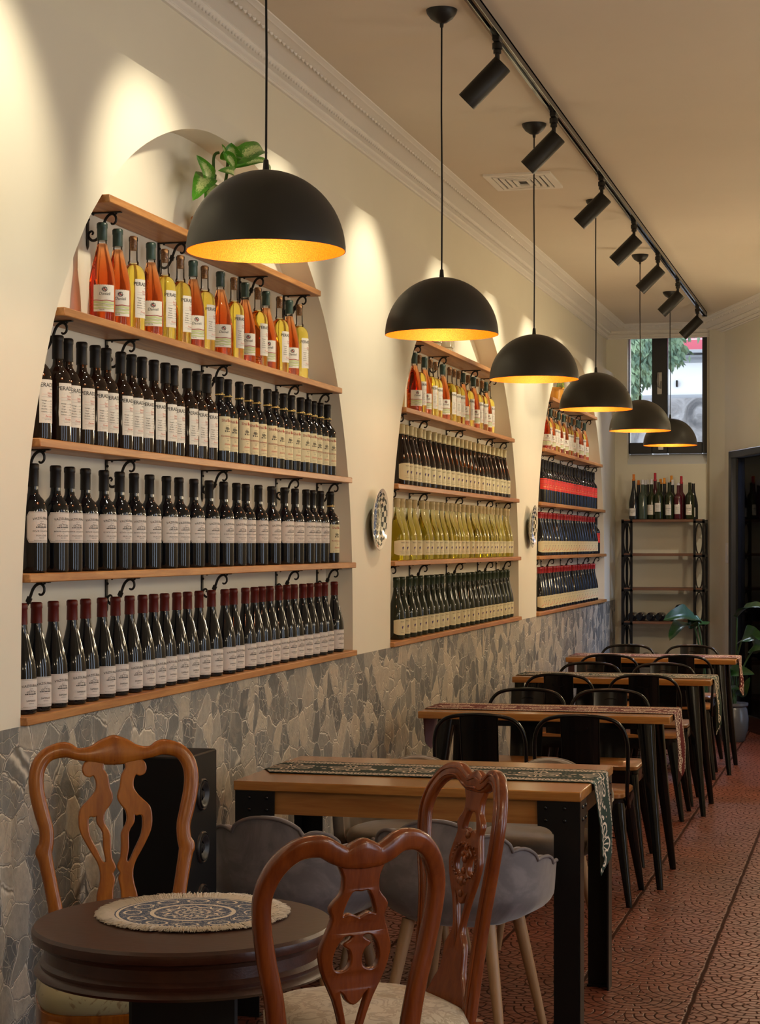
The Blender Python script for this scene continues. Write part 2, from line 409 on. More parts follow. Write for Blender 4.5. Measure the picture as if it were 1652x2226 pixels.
# rear window (two casements)
yw = YR + 0.11
b = MB()
x = lambda u: P_Y(u, 900, yw).x
z = lambda v: P_Y(1450, v, yw).z
xa, xb, xc, xd, xe, xf = x(1362), x(1369), x(1418), x(1452), x(1527), x(1541)
zb, zb2, zt = z(986), z(962), 3.34
b.box(xa - 0.03, xb, yw - 0.03, yw + 0.04, zb, zt, bev=0.004).box(xc, xd, yw - 0.04, yw + 0.04, zb, zt, bev=0.006).box(xe, xf + 0.05, yw - 0.03, yw + 0.04, zb, zt, bev=0.004)
b.box(xb, xc, yw - 0.03, yw + 0.04, zb, zb2, bev=0.004).box(xd, xe, yw - 0.03, yw + 0.04, zb, zb2, bev=0.004).box(xb, xc, yw - 0.03, yw + 0.04, zt - 0.03, zt + 0.03).box(xd, xe, yw - 0.03, yw + 0.04, zt - 0.03, zt + 0.03)
wn = struct(b.obj('window_4', M_frame, smooth=30))
MB().box(xb, xc, yw + 0.0, yw + 0.006, zb2, zt).box(xd, xe, yw + 0.0, yw + 0.006, zb2, zt).obj('pane', M_pane, wn, 0)
hx = (xc + xd) / 2
hb = MB().box(hx - 0.022, hx + 0.022, yw - 0.05, yw - 0.04, z(858), z(810), bev=0.003)
hb.sweep([(hx - 0.012, yw - 0.06, z(812)), (hx - 0.016, yw - 0.075, z(830)), (hx - 0.010, yw - 0.075, z(842)), (hx + 0.008, yw - 0.075, z(846)), (hx + 0.014, yw - 0.06, z(830))], 0.006, n=8)
hb.obj('handle', M_chrome, wn)
MB().box(x(1432), x(1443), yw - 0.05, yw - 0.03, z(978), z(969), bev=0.002).obj('latch', M_white, wn)
struct(MB().add([(WX0, YR, WZ0), (WX1, YR, WZ0), (WX1, yw + 0.04, zb + 0.002), (WX0, yw + 0.04, zb + 0.002)], [(0, 1, 2, 3)]).obj('trim_1', M_white, smooth=0))
# glazed door in the oblique wall
def seg_frame(p, q):
    p = Vector((*p, 0)); q = Vector((*q, 0)); d = (q - p).normalized(); n = Vector((-d.y, d.x, 0)); L = (q - p).length
    return Matrix(((d.x, n.x, 0, p.x), (d.y, n.y, 0, p.y), (0, 0, 1, 0), (0, 0, 0, 1))), L
MD, LD = seg_frame(d0, d1)
b = MB(); fw = 0.075
b.box(0, fw, -0.06, 0.08, 0, ZD, bev=0.006, M=MD).box(LD - fw, LD, -0.06, 0.08, 0, ZD, bev=0.006, M=MD).box(0, LD, -0.06, 0.08, ZD - 0.06, ZD, bev=0.006, M=MD)
door = struct(b.obj('door_1', M_frame, smooth=30))
b = MB().box(fw, fw + 0.06, -0.02, 0.04, 0.0, ZD - 0.06, bev=0.004, M=MD).box(LD / 2 - 0.07, LD / 2 + 0.07, -0.02, 0.04, 0, ZD - 0.06, bev=0.004, M=MD).box(LD - fw - 0.07, LD - fw, -0.02, 0.04, 0, ZD - 0.06, bev=0.004, M=MD).box(fw, LD - fw, -0.02, 0.04, 0.0, 0.13, bev=0.004, M=MD)
b.obj('door_leaf', M_gloss, door, 30)
MB().box(fw, LD - fw, 0.0, 0.008, 0.13, ZD - 0.06, M=MD).obj('pane', glassmat('door_glass', (0.85, 0.88, 0.95), 1.08), door, 0)
# dim lobby behind the door
M_lobby = Mt('lobby_tile', (0.10, 0.11, 0.135), 0.4)
lv = M_lobby.coord(); lx, ly, lz = M_lobby.xyz(lv)
jl = (((lz / 0.6).fr() - 0.5).ab()).gt(0.492)
M_lobby.set('Base Color', M_lobby.mix(jl, (0.34, 0.36, 0.42), (0.6, 0.6, 0.64)))
struct(MB().box(-0.75, LD + 0.3, 1.0, 1.1, 0, ZD + 0.3, M=MD).box(-0.80, -0.75, 0.16, 1.1, 0, ZD + 0.3, M=MD).box(-0.8, LD + 0.3, 0.16, 1.0, ZD + 0.25, ZD + 0.3, M=MD).obj('wall_lobby', M_lobby.m, smooth=0))
lp = MD @ Vector((0.9, 0.6, 1.2)); 
area('lobby_daylight', tuple(MD @ Vector((0.8, 0.55, ZD + 0.24))), (0, 0, 0), 0.5, 0.5, 40.0, (0.72, 0.82, 1.0))

# cornice: swept profile plus two rows of ornament
PROF = [(0.0, -0.115), (0.012, -0.115), (0.016, -0.108), (0.010, -0.100), (0.022, -0.092), (0.026, -0.082), (0.020, -0.076), (0.034, -0.072), (0.046, -0.062), (0.050, -0.052), (0.046, -0.046), (0.060, -0.040), (0.080, -0.026), (0.105, -0.018), (0.118, -0.017), (0.124, -0.022), (0.134, -0.020), (0.150, -0.010), (0.158, -0.012), (0.166, -0.006), (0.180, -0.004), (0.182, 0.0)]
def cornice(name, path):      # path of (x,y), room on the left-hand side normal given by turning
    rings = []
    P = [Vector(p) for p in path]
    def nrm(a, b): d = (b - a).normalized(); return Vector((d.y, -d.x))
    for k, p in enumerate(P):
        if k == 0: n = nrm(P[0], P[1])
        elif k == len(P) - 1: n = nrm(P[-2], P[-1])
        else:
            n1 = nrm(P[k - 1], p); n2 = nrm(p, P[k + 1]); n = (n1 + n2); n = n / max(0.3, n.dot(n1))
        rings.append([(p.x + n.x * o, p.y + n.y * o, ZC + h) for o, h in PROF])
    b = MB()
    b.loft(rings, caps=False, closed=False)
    for k in range(len(P) - 1):
        a, q = P[k], P[k + 1]; d = (q - a).normalized(); n = nrm(a, q); L = (q - a).length
        if L < 0.3: continue
        for (o, h, sp, su, sv, sw_) in ((0.040, -0.060, 0.034, 0.012, 0.010, 0.014), (0.121, -0.021, 0.050, 0.018, 0.009, 0.012)):
            nn = int((L - 0.1) / sp)
            for i in range(nn):
                t = 0.05 + sp * (i + 0.5)
                cpt = a + d * t + n * o; M4 = Matrix(((d.x * su, n.x * sv, 0, cpt.x), (d.y * su, n.y * sv, 0, cpt.y), (0, 0, sw_, ZC + h), (0, 0, 0, 1)))
                b.add([(1, 0, 0), (-1, 0, 0), (0, 1, 0), (0, -1, 0), (0, 0, -1), (0, 0.7, -0.7), (0.6, 0.5, -0.5), (-0.6, 0.5, -0.5)], [(0, 2, 6), (2, 1, 7), (2, 5, 6), (2, 7, 5), (6, 5, 4), (5, 7, 4), (0, 6, 4), (7, 1, 4), (0, 4, 3), (1, 3, 4)], 0, M4)
    struct(b.obj(name, M_corn, smooth=50))
cornice('trim_2', [(XU, -1.5), (XU, YR), (-1.37, YR), (-1.222, 16.12), (0.5, 11.4), (2.2, 9.0), (2.2, -1.5)])

# ceiling air vent
vt = thing('air_vent', 'square white air vent grille set in the ceiling', 'vent', (-1.78, 9.75, ZC))
b = MB()
def ringbox(b, x0, x1, y0, y1, w, z0, z1):
    b.box(x0, x1, y0, y0 + w, z0, z1).box(x0, x1, y1 - w, y1, z0, z1).box(x0, x0 + w, y0 + w, y1 - w, z0, z1).box(x1 - w, x1, y0 + w, y1 - w, z0, z1)
ringbox(b, -0.175, 0.175, -0.21, 0.21, 0.035, -0.012, 0.0); b.obj('frame', M_corn, vt, 0)
b = MB()
for k in range(4):
    d = 0.035 + 0.030 * k; w = 0.016
    x0, x1, y0, y1 = -0.175 + d + 0.008, 0.175 - d - 0.008, -0.21 + d + 0.008, 0.21 - d - 0.008
    if x1 - x0 > 0.05: ringbox(b, x0, x1, y0, y1, w, -0.014 - 0.001 * k, -0.006)
b.obj('louvre', M_corn, vt, 0)
MB().box(-0.15, 0.15, -0.18, 0.18, -0.005, -0.001).obj('gap_shade_sheet', M_blackm, vt, 0)  # solid black sheet stands in for the shade in the louvre gaps

# ------------------------------------------------------------------ shelves and brackets
SH = [2.534, 2.163, 1.790, 1.424, 1.043]         # top faces
ALC = ['nearest', 'middle', 'farthest']
SN = ['top', 'second', 'third', 'fourth', 'bottom']
XS = -2.177
XBO = -2.237
for ai, yc in enumerate(NC):
    for si, zt_ in enumerate(SH):
        if si == 4: y0, y1 = yc - 1.653, yc + 1.653
        else: h = halfw(zt_) - 0.004; y0, y1 = yc - h, yc + h
        # board: back part inside the niche, front lip stands proud of the wall
        b = MB().box(XB + 0.002, XS, y0, y1, zt_ - 0.024, zt_, bev=0.0025)
        tag(b.obj('shelf_board', M_shelf), 'rough pine shelf board, %s from the top, in the %s arched niche' % (['first', 'second', 'third', 'fourth', 'lowest'][si], ALC[ai]), 'shelf', 'pine shelf boards in the wall niches')
def bracket_mesh():
    plate = MB().box(0, 0.004, -0.008, 0.008, -0.098, 0.0, bev=0.001)
    plate.add([(0, -0.008, -0.098), (0.004, -0.008, -0.098), (0.004, 0.008, -0.098), (0, 0.008, -0.098), (0.002, 0, -0.115)], [(0, 1, 4), (1, 2, 4), (2, 3, 4), (3, 0, 4)])
    for z in (-0.02, -0.075): plate.add(*ball(0.0045, (0.005, 0, z)))
    arm = MB().box(0, 0.112, -0.007, 0.007, -0.004, 0.0, bev=0.001)
    arm.add(*ball(0.004, (0.02, 0, -0.005))); arm.add(*ball(0.004, (0.095, 0, -0.005)))
    pts = []
    for i in range(13):       # upper scroll
        a = math.radians(250 - i * 27); r = 0.006 + 0.0115 * min(1, i / 8.0); pts.append((0.086 + r * math.cos(a) - 0.001, 0, -0.023 + r * math.sin(a)))
    pts = [(0.083, 0, -0.030), (0.077, 0, -0.026), (0.078, 0, -0.017), (0.088, 0, -0.012), (0.096, 0, -0.020), (0.095, 0, -0.032), (0.086, 0, -0.039)][::-1]
    up = [(0.079, 0, -0.033), (0.081, 0, -0.037), (0.088, 0, -0.036), (0.094, 0, -0.028), (0.093, 0, -0.015), (0.083, 0, -0.006), (0.070, 0, -0.010), (0.060, 0, -0.022), (0.053, 0, -0.040), (0.048, 0, -0.052), (0.041, 0, -0.068), (0.030, 0, -0.082), (0.016, 0, -0.084), (0.006, 0, -0.074), (0.006, 0, -0.062), (0.014, 0, -0.056), (0.020, 0, -0.061), (0.016, 0, -0.067)]
    c = cr(up, 4); n = len(c); wd = [0.0028 + 0.0018 * math.sin(PI * i / (n - 1)) for i in range(n)]
    sc = MB().sweep(c, wd, 0.0045, n=6, up=(0, 1, 0))
    sc.add([(0.048 + a * 0.009, y, -0.052 + q * 0.011) for y in (-0.004, 0.004) for a, q in ((-1, -0.3), (0.3, -1), (1, 0.3), (-0.3, 1))], [(0, 1, 2, 3), (7, 6, 5, 4), (0, 4, 5, 1), (1, 5, 6, 2), (2, 6, 7, 3), (3, 7, 4, 0)])
    return plate.data('wall_plate', M_iron), arm.data('arm', M_iron), sc.data('scroll', M_iron)
def ball(r, c, n=8, m=6, sc=(1, 1, 1)):
    vs = []; fs = []
    for j in range(m + 1):
        p = PI * j / m
        for i in range(n):
            a = 2 * PI * i / n; vs.append((c[0] + r * sc[0] * math.sin(p) * math.cos(a), c[1] + r * sc[1] * math.sin(p) * math.sin(a), c[2] + r * sc[2] * math.cos(p)))
    for j in range(m):
        for i in range(n):
            k = (i + 1) % n; fs.append((j * n + i, j * n + k, (j + 1) * n + k, (j + 1) * n + i))
    return vs, fs
BP = bracket_mesh()
ORD = ['first', 'second', 'third', 'fourth', 'fifth', 'sixth', 'seventh', 'eighth', 'ninth', 'tenth', 'eleventh', 'twelfth', 'thirteenth', 'fourteenth', 'fifteenth', 'sixteenth', 'seventeenth', 'eighteenth', 'nineteenth', 'twentieth', 'twenty-first', 'twenty-second', 'twenty-third', 'twenty-fourth', 'twenty-fifth', 'twenty-sixth', 'twenty-seventh', 'twenty-eighth', 'twenty-ninth', 'thirtieth']
for ai, yc in enumerate(NC):
    for si in range(4):
        ys = [-1.45, -0.794, 0.07, 0.928, 1.50] if si in (2, 3) else ([-1.30, -0.794, 0.07, 0.928, 1.36] if si == 1 else [-0.94, -0.35, 0.48, 1.03])
        for k, dy in enumerate(ys):
            r = thing('shelf_bracket', 'black iron scroll bracket, %s from left under %s shelf, %s niche' % (ORD[k], SN[si], ALC[ai]), 'bracket', (XB + 0.001, yc + dy, SH[si] - 0.024), 0, 'scroll brackets under the niche shelves')
            for nm, d in zip(('wall_plate', 'arm', 'scroll'), BP): link(nm, d, r)

# ------------------------------------------------------------------ bottles
def dark(name, col, rough=0.05):
    return Mt(name, col, rough, 0.0, Specular_IOR_Level=0.5).m
G_blue = dark('dark_wine_glass', (0.004, 0.005, 0.008)); G_brown = dark('brown_black_wine_glass', (0.010, 0.004, 0.003)); G_green = dark('dark_green_glass', (0.008, 0.013, 0.006))
def tinted(name, col, dens, ior=1.33):
    m = Mt(name, (1, 1, 1), 0.0, 0.0); m.set('Transmission Weight', 1.0); m.set('IOR', ior)
    va = m.nt.nodes.new('ShaderNodeVolumeAbsorption'); va.inputs['Color'].default_value = (*col, 1); va.inputs['Density'].default_value = dens
    m.nt.links.new(va.outputs[0], m.nt.nodes['Material Output'].inputs['Volume']); return m.m
G_rose = tinted('amber_rose_wine', (0.90, 0.47, 0.05), 58); G_white = tinted('pale_yellow_wine', (0.98, 0.91, 0.28), 42); G_clear = glassmat('clear_glass'); G_wgreen = tinted('green_gold_wine', (0.91, 0.89, 0.46), 42)
C_blk = Mt('black_capsule', (0.007, 0.006, 0.006), 0.42, 0.0, Specular_IOR_Level=0.3).m; C_grn = Mt('dark_green_capsule', (0.025, 0.055, 0.045), 0.35).m
C_red = Mt('wine_red_capsule', (0.105, 0.009, 0.005), 0.4, 0.0, Specular_IOR_Level=0.3).m; C_brt = Mt('bright_red_capsule', (0.32, 0.008, 0.012), 0.35).m
C_crm = Mt('cream_capsule', (0.52, 0.45, 0.24), 0.4).m; C_dgr = Mt('bottle_green_capsule', (0.018, 0.035, 0.014), 0.35).m
C_cork = Mt('cork', (0.40, 0.20, 0.075), 0.8); cv = C_cork.coord(); C_cork.set('Base Color', C_cork.mix(C_cork.noise(cv, 160, 3).step(0.35, 0.65), (0.24, 0.11, 0.04), (0.50, 0.27, 0.11))); C_cork = C_cork.m
L_white = Mt('white_label_paper', (0.70, 0.645, 0.60), 0.6).m; L_cream = Mt('cream_label_paper', (0.66, 0.60, 0.38), 0.55).m; L_wh2 = Mt('bright_label_paper', (0.78, 0.75, 0.68), 0.6).m
I_blk = Mt('black_ink', (0.03, 0.028, 0.027), 0.6).m; I_red = Mt('red_ink', (0.34, 0.03, 0.03), 0.6).m; I_grn = Mt('pale_green_ink', (0.55, 0.62, 0.32), 0.6).m
I_gry = Mt('grey_ink', (0.22, 0.20, 0.19), 0.6).m; I_vio = Mt('violet_ink', (0.06, 0.03, 0.13), 0.6).m; I_gold = Mt('gold_foil', (0.75, 0.55, 0.2), 0.3, 0.7).m; I_scar = Mt('scarlet_label_paper', (0.70, 0.035, 0.02), 0.5).m; I_pk = Mt('pink_red_ink', (0.62, 0.16, 0.12), 0.6).m
P_BORD = [(0.0, 0.003), (0.030, 0.0), (0.0365, 0.003), (0.0375, 0.010), (0.0375, 0.170), (0.0365, 0.182), (0.033, 0.193), (0.027, 0.203), (0.0195, 0.211), (0.0155, 0.219), (0.0142, 0.230), (0.0138, 0.292)]
P_BURG = [(0.0, 0.003), (0.032, 0.0), (0.0395, 0.003), (0.0405, 0.010), (0.0405, 0.105), (0.0395, 0.122), (0.036, 0.143), (0.030, 0.168), (0.0235, 0.193), (0.0185, 0.214), (0.0155, 0.232), (0.0140, 0.250), (0.0138, 0.292)]
P_DAN = [(0.0, 0.003), (0.032, 0.0), (0.0385, 0.003), (0.0395, 0.010), (0.0395, 0.112), (0.0385, 0.130), (0.0355, 0.152), (0.030, 0.178), (0.0235, 0.204), (0.0180, 0.224), (0.0150, 0.238)]
P_PER = [(0.0, 0.003), (0.030, 0.0), (0.0355, 0.003), (0.0365, 0.010), (0.0365, 0.172), (0.0355, 0.184), (0.0325, 0.195), (0.0265, 0.204), (0.0190, 0.210), (0.0150, 0.213), (0.0150, 0.216)]
def capsule(z0, z1, r0=0.0158, r1=0.0150):
    return [(r0, z0), (r0, z0 + 0.001), (r1 + 0.0002, z1 - 0.018), (r1 + 0.0014, z1 - 0.016), (r1 + 0.0014, z1 - 0.004), (r1 + 0.0002, z1 - 0.0025), (r1 - 0.002, z1), (0.0, z1)]
class Lab:      # paper patch wrapped round a bottle with print on it
    def __init__(s, r, A, z0, z1, top=None, bot=None, paper=0, n=14):
        s.b = MB(); s.r = r; s.A = math.radians(A); s.z0 = z0; s.z1 = z1
        def fn(u, v):
            a = -s.A + 2 * s.A * u; w = 2 * u - 1
            zt = z1 + (top(w) if top else 0); zb = z0 + (bot(w) if bot else 0)
            return ((r + 0.0004) * math.cos(a), (r + 0.0004) * math.sin(a), zb + (zt - zb) * v)
        s.b.grid(fn, n, 2, paper)
    def _put(s, pts, fs, mi, lift=0.0009):
        R = s.r + lift
        s.b.add([(R * math.cos(x / s.r), R * math.sin(x / s.r), z) for x, z in pts], fs, mi)
    def text(s, st, x, z, size, mi=1, arch_=0.0, shear=0.0):
        vs, fs = text2d(st, size, 'CENTER', shear); s._put([(x + a, z + b_ - arch_ * a * a) for a, b_ in vs], fs, mi)
    def line(s, x0, z0, x1, z1, w=0.0005, mi=1, n=6):
        d = Vector((x1 - x0, z1 - z0)); L = d.length; nn = Vector((-d.y, d.x)) / L * w / 2; vs = []
        for i in range(n + 1):
            p = Vector((x0, z0)) + d * i / n; vs += [(p.x + nn.x, p.y + nn.y), (p.x - nn.x, p.y - nn.y)]
        s._put(vs, [(2 * i, 2 * i + 1, 2 * i + 3, 2 * i + 2) for i in range(n)], mi)
    def poly(s, pts, mi=1): s._put(pts, [tuple(range(len(pts)))], mi)
    def band(s, z0, z1, mi, amp=0.0, ph=0.0, lift=0.0007):
        n = 14; vs = []
        for i in range(n + 1):
            a = -s.A + 2 * s.A * i / n; x = a * s.r; w = amp * math.sin(i * 0.9 + ph); vs += [(x, z0 + w), (x, z1 + w)]
        s._put(vs, [(2 * i, 2 * i + 2, 2 * i + 3, 2 * i + 1) for i in range(n)], mi, lift)
    def blob(s, x, z, rx, rz, mi=1, n=8): s.poly([(x + rx * math.cos(2 * PI * i / n), z + rz * math.sin(2 * PI * i / n)) for i in range(n)], mi)
def house(L, x, z, k=1.0):
    for dx, w, h in ((-0.010, 0.006, 0.006), (-0.003, 0.007, 0.009), (0.005, 0.009, 0.0075), (0.013, 0.006, 0.006)):
        x0, x1 = x + (dx - w / 2) * k, x + (dx + w / 2) * k
        L.line(x0, z, x0, z + h * k, 0.0005, 1, 1); L.line(x1, z, x1, z + h * k, 0.0005, 1, 1); L.line(x0, z + h * k, x1, z + h * k, 0.0006, 1, 1)
        L.line(x0 - 0.0006, z + h * k, (x0 + x1) / 2, z + (h + 0.003) * k, 0.0006, 1, 1); L.line((x0 + x1) / 2, z + (h + 0.003) * k, x1 + 0.0006, z + h * k, 0.0006, 1, 1)
        for q in (0.3, 0.65): L.blob(x0 + (x1 - x0) * q, z + h * k * 0.5, 0.0007, 0.0011, 1, 4)
    L.line(x - 0.018 * k, z, x + 0.018 * k, z, 0.0008, 1)
    for q in range(8): L.blob(x + (-0.016 + 0.0045 * q) * k, z + 0.001, 0.0018, 0.0014, 1, 6)
INKS = [L_white, I_blk, I_red, I_grn, I_gry, I_vio, I_gold, L_cream, I_pk, L_wh2, I_scar]
def lab_estate(r, z0, z1, A, kind):
    cut = 0.14 if kind == 0 else 0.09
    f = lambda w: -max(0.0, abs(w) - (1 - cut)) / cut * 0.013
    g = lambda w: max(0.0, abs(w) - (1 - cut)) / cut * 0.013
    L = Lab(r, A, z0, z1, f, g, 0, 28); hw = math.radians(A) * r; H = z1 - z0
    a = hw - 0.0022; c = cut * 2 * hw * 0.5
    for sx in (-1, 1):
        L.line(sx * a, z0 + 0.014, sx * a, z1 - 0.014); L.line(sx * a, z1 - 0.014, sx * (a - c * 0.9), z1 - 0.0025, n=2); L.line(sx * a, z0 + 0.014, sx * (a - c * 0.9), z0 + 0.0025, n=2)
    L.line(-a + c * 0.9, z1 - 0.0025, a - c * 0.9, z1 - 0.0025, n=14); L.line(-a + c * 0.9, z0 + 0.0025, a - c * 0.9, z0 + 0.0025, n=14)
    L.text('VAZISUBANI', 0, z1 - 0.021, 0.0098, 1, 4.0); L.text('ESTATE', 0, z1 - 0.0275, 0.0034, 4)
    house(L, 0, z0 + H * 0.49, 1.05)
    if kind == 0:
        L.text('since 1891', 0, z0 + H * 0.43, 0.0032, 4); L.text('ESTATE COLLECTION', 0, z0 + H * 0.345, 0.0056, 1); L.text('of', 0, z0 + H * 0.29, 0.0035, 4)
        L.text('MUKUZANI', 0, z0 + H * 0.20, 0.0070, 4); L.text('RED DRY', 0, z0 + H * 0.135, 0.0045, 4)
    else:
        L.text('since 1891', 0, z0 + H * 0.42, 0.0032, 4); L.text('SAPERAVI', 0, z0 + H * 0.25, 0.0072, 1); L.text('GEORGIA', 0, z0 + H * 0.18, 0.0040, 4)
    L.text('PRODUCED AND BOTTLED IN GEORGIA', 0, z0 + 0.0055, 0.0026, 1)
    return L.b
def lab_type(r, z0, z1, A):        # typewriter label
    L = Lab(r, A, z0, z1, None, None, 0 if r < 0.0372 and False else 9, 14); H = z1 - z0
    L.text('PERADZE', 0.0, z1 - H * 0.17, 0.0160, 1); L.text('PERADZE', 0.0003, z1 - H * 0.17 + 0.0002, 0.0160, 1)
    L.text('winery', 0.014, z1 - H * 0.23, 0.0055, 1)
    L.text('Saperavi', 0.008, z1 - H * 0.325, 0.0068, 8, 0, 0.2); L.line(-0.021, z1 - H * 0.34, 0.022, z1 - H * 0.34, 0.0004, 8); L.text('Kakheti', 0.008, z1 - H * 0.39, 0.0062, 2); L.line(-0.021, z1 - H * 0.405, 0.022, z1 - H * 0.405, 0.0004, 4)
    for i, t in enumerate(('Vintage', 'Type', 'Origin', 'Alcohol', 'Volume')):
        zz = z1 - H * (0.50 + 0.064 * i); L.text(t, -0.0135, zz, 0.0054, 1); L.line(-0.005, zz, 0.022, zz, 0.0003, 4); L.text(('2019', 'dry', 'Georgia', '13%', '0.75 l')[i], 0.012, zz, 0.0042, 1)
    L.line(-0.021, z1 - H * 0.80, 0.022, z1 - H * 0.80, 0.0003, 8); L.text('Peradze', 0.002, z1 - H * 0.87, 0.0078, 8, 0, 0.35); L.line(-0.021, z1 - H * 0.89, 0.022, z1 - H * 0.89, 0.0004, 4); L.text('family wine cellar', 0, z1 - H * 0.925, 0.0035, 4)
    return L.b
def lab_dan(r, z0, z1, A):
    L = Lab(r, A, z0, z1, lambda w: 0.0012 * math.sin(w * 31), None, 9, 28); H = z1 - z0
    for k in range(9):
        a = 2 * PI * k / 9; L.blob(0.0085 * math.cos(a) * 0.8, z1 - H * 0.17 + 0.0062 * math.sin(a), 0.0022, 0.0018, 1, 6)
    L.blob(-0.002, z1 - H * 0.16, 0.0025, 0.0028, 2); L.blob(0.002, z1 - H * 0.19, 0.0025, 0.0025, 2); L.blob(0.0, z1 - H * 0.13, 0.002, 0.0018, 1)
    L.text('Danieli', 0, z1 - H * 0.385, 0.0125, 1, 0, 0.25)
    L.band(z0 + H * 0.40, z0 + H * 0.43, 2, 0.0007, 0.4); L.band(z0 + H * 0.30, z0 + H * 0.385, 3, 0.001, 1.0); L.band(z0 + H * 0.20, z0 + H * 0.26, 3, 0.001, 2.0); L.band(z0 + H * 0.265, z0 + H * 0.275, 4, 0.001, 2.2, 0.0008); L.band(z0 + H * 0.10, z0 + H * 0.16, 3, 0.001, 3.0)
    L.text('750 ML', -0.008, z0 + H * 0.05, 0.0050, 1)
    return L.b
def lab_shal(r, z0, z1, A):
    L = Lab(r, A, z0, z1, None, None, 7, 14); H = z1 - z0
    L.text('Shal', -0.0125, z1 - H * 0.155, 0.0150, 2); L.blob(0.0062, z1 - H * 0.112, 0.0030, 0.0066, 2, 10); L.text('vino', 0.0195, z1 - H * 0.155, 0.0130, 2)
    zc = z1 - H * 0.40
    for k in range(16):
        a = k * 2.4; q = 0.0022 * math.sqrt(k); L.blob(q * math.cos(a) * 1.2, zc + 0.006 + q * math.sin(a) * 0.6, 0.0018, 0.0014, 1, 6)
    L.line(-0.013, zc - 0.002, 0.013, zc + 0.004, 0.0007, 1); L.line(-0.006, zc + 0.015, 0.010, zc + 0.017, 0.0007, 1)
    for dx in (-0.009, 0.0, 0.009): L.blob(dx, zc - 0.004, 0.0028, 0.0026, 1, 8)
    L.text('Kindzmarauli', 0.0, z1 - H * 0.60, 0.0098, 2); L.text('Semi Sweet', 0.004, z1 - H * 0.655, 0.0042, 4); L.text('2020', 0.003, z1 - H * 0.72, 0.0050, 4)
    L.text('Shalvino', 0.002, z1 - H * 0.84, 0.0100, 8, 0, 0.4); L.text('Product of Georgia', 0.003, z1 - H * 0.93, 0.0035, 4); L.text('750', -0.018, z0 + 0.003, 0.0035, 1)
    return L.b
def lab_curve(r, z0, z1, A, kind):    # cream label with a swooping top edge
    L = Lab(r, A, z0, z1, lambda w: 0.011 * (abs(w) ** 3) * (1 if w > 0 else -0.5), lambda w: 0.010 * max(0, -w) ** 3, 7, 20); H = z1 - z0
    if kind == 0:
        L.text('WOTI', 0, z1 - H * 0.20, 0.0090, 1)
        for k, (dx, dz) in enumerate(((0, 0), (0.0032, 0.0008), (-0.0030, 0.0006), (0.0015, -0.0032), (-0.0012, -0.0030), (0.0002, 0.0034), (0.004, 0.004), (-0.0005, -0.0062))): L.blob(dx, z0 + H * 0.50 + dz, 0.0024, 0.0024, 5, 7)
        L.line(0, z0 + H * 0.40, -0.004, z0 + H * 0.30, 0.0006, 1, 2); L.line(-0.02, z0 + H * 0.27, 0.02, z0 + H * 0.27, 0.0005, 4); L.text('Tsinandali', 0, z0 + H * 0.14, 0.0065, 4, 0, 0.2)
    else:
        L.line(-0.024, z1 - H * 0.22, 0.024, z1 - H * 0.22, 0.0004, 4); L.text('Kakhuri', 0, z1 - H * 0.20, 0.0060, 4)
        c = cr([(-0.018, 0.12), (-0.008, 0.18), (0.002, 0.26), (0.007, 0.38), (0.009, 0.50)], 5)
        for (x0, q0), (x1, q1) in zip(c, c[1:]): L.line(x0, z0 + H * q0, x1 + 0.0003, z0 + H * q1, 0.0034, 8, 1)
        L.blob(0.0105, z0 + H * 0.57, 0.0032, 0.0042, 1); L.line(0.010, z0 + H * 0.52, 0.007, z0 + H * 0.36, 0.0009, 1, 2)
    return L.b
def lab_red(r, z0, z1, A):
    L = Lab(r, A, z0, z1, None, lambda w: 0.004 * w * w, 10, 14); H = z1 - z0
    L.band(z1 - H * 0.14, z1 - H * 0.115, 1, 0, 0); L.band(z1 - H * 0.5, z1 - H * 0.485, 2); L.text('KHVANCHKARA', 0, z0 + H * 0.22, 0.0068, 6); L.blob(0, z0 + H * 0.44, 0.004, 0.003, 6)
    return L.b
def lab_plain(r, z0, z1, A, t, ink=1):
    L = Lab(r, A, z0, z1, None, None, 9, 10); H = z1 - z0
    L.text(t, 0, z0 + H * 0.6, 0.012, ink, 0, 0.2); L.line(-0.015, z0 + H * 0.5, 0.015, z0 + H * 0.42, 0.0012, ink); L.line(-0.012, z0 + H * 0.25, 0.012, z0 + H * 0.25, 0.0006, 4); return L.b
def kindof(prof, gm, capm, cap, lab, seg=24):
    return dict(glass=MB().lathe(prof, seg).data('bottle_glass', gm, 50), cap=MB().lathe(cap, 20).data('capsule', capm, 50), lab=lab.data('label', INKS, 0) if lab else None)
K = {}
K['estate'] = kindof(P_BORD, G_blue, C_blk, capsule(0.238, 0.301), lab_estate(0.0375, 0.083, 0.168, 67, 0))
K['estate2'] = kindof(P_BURG, G_blue, C_red, capsule(0.242, 0.300, 0.0162), lab_estate(0.0405, 0.014, 0.096, 62, 1))
K['pera'] = kindof(P_BORD, G_brown, C_blk, capsule(0.236, 0.303, 0.0165, 0.0158), lab_type(0.0375, 0.046, 0.166, 42))
K['shal'] = kindof(P_BORD, G_blue, C_blk, capsule(0.236, 0.303, 0.0160, 0.0152), lab_shal(0.0375, 0.042, 0.162, 50))
K['wotR'] = kindof(P_BURG, G_brown, C_crm, capsule(0.252, 0.300, 0.0165, 0.0160), lab_curve(0.0405, 0.024, 0.108, 66, 0))
K['wotW'] = kindof(P_BURG, G_wgreen, C_crm, capsule(0.258, 0.302, 0.0165, 0.0160), lab_curve(0.0405, 0.024, 0.098, 66, 0))
K['wotG'] = kindof(P_BURG, G_green, C_dgr, capsule(0.250, 0.300, 0.0162, 0.0156), lab_curve(0.0405, 0.022, 0.098, 66, 0))
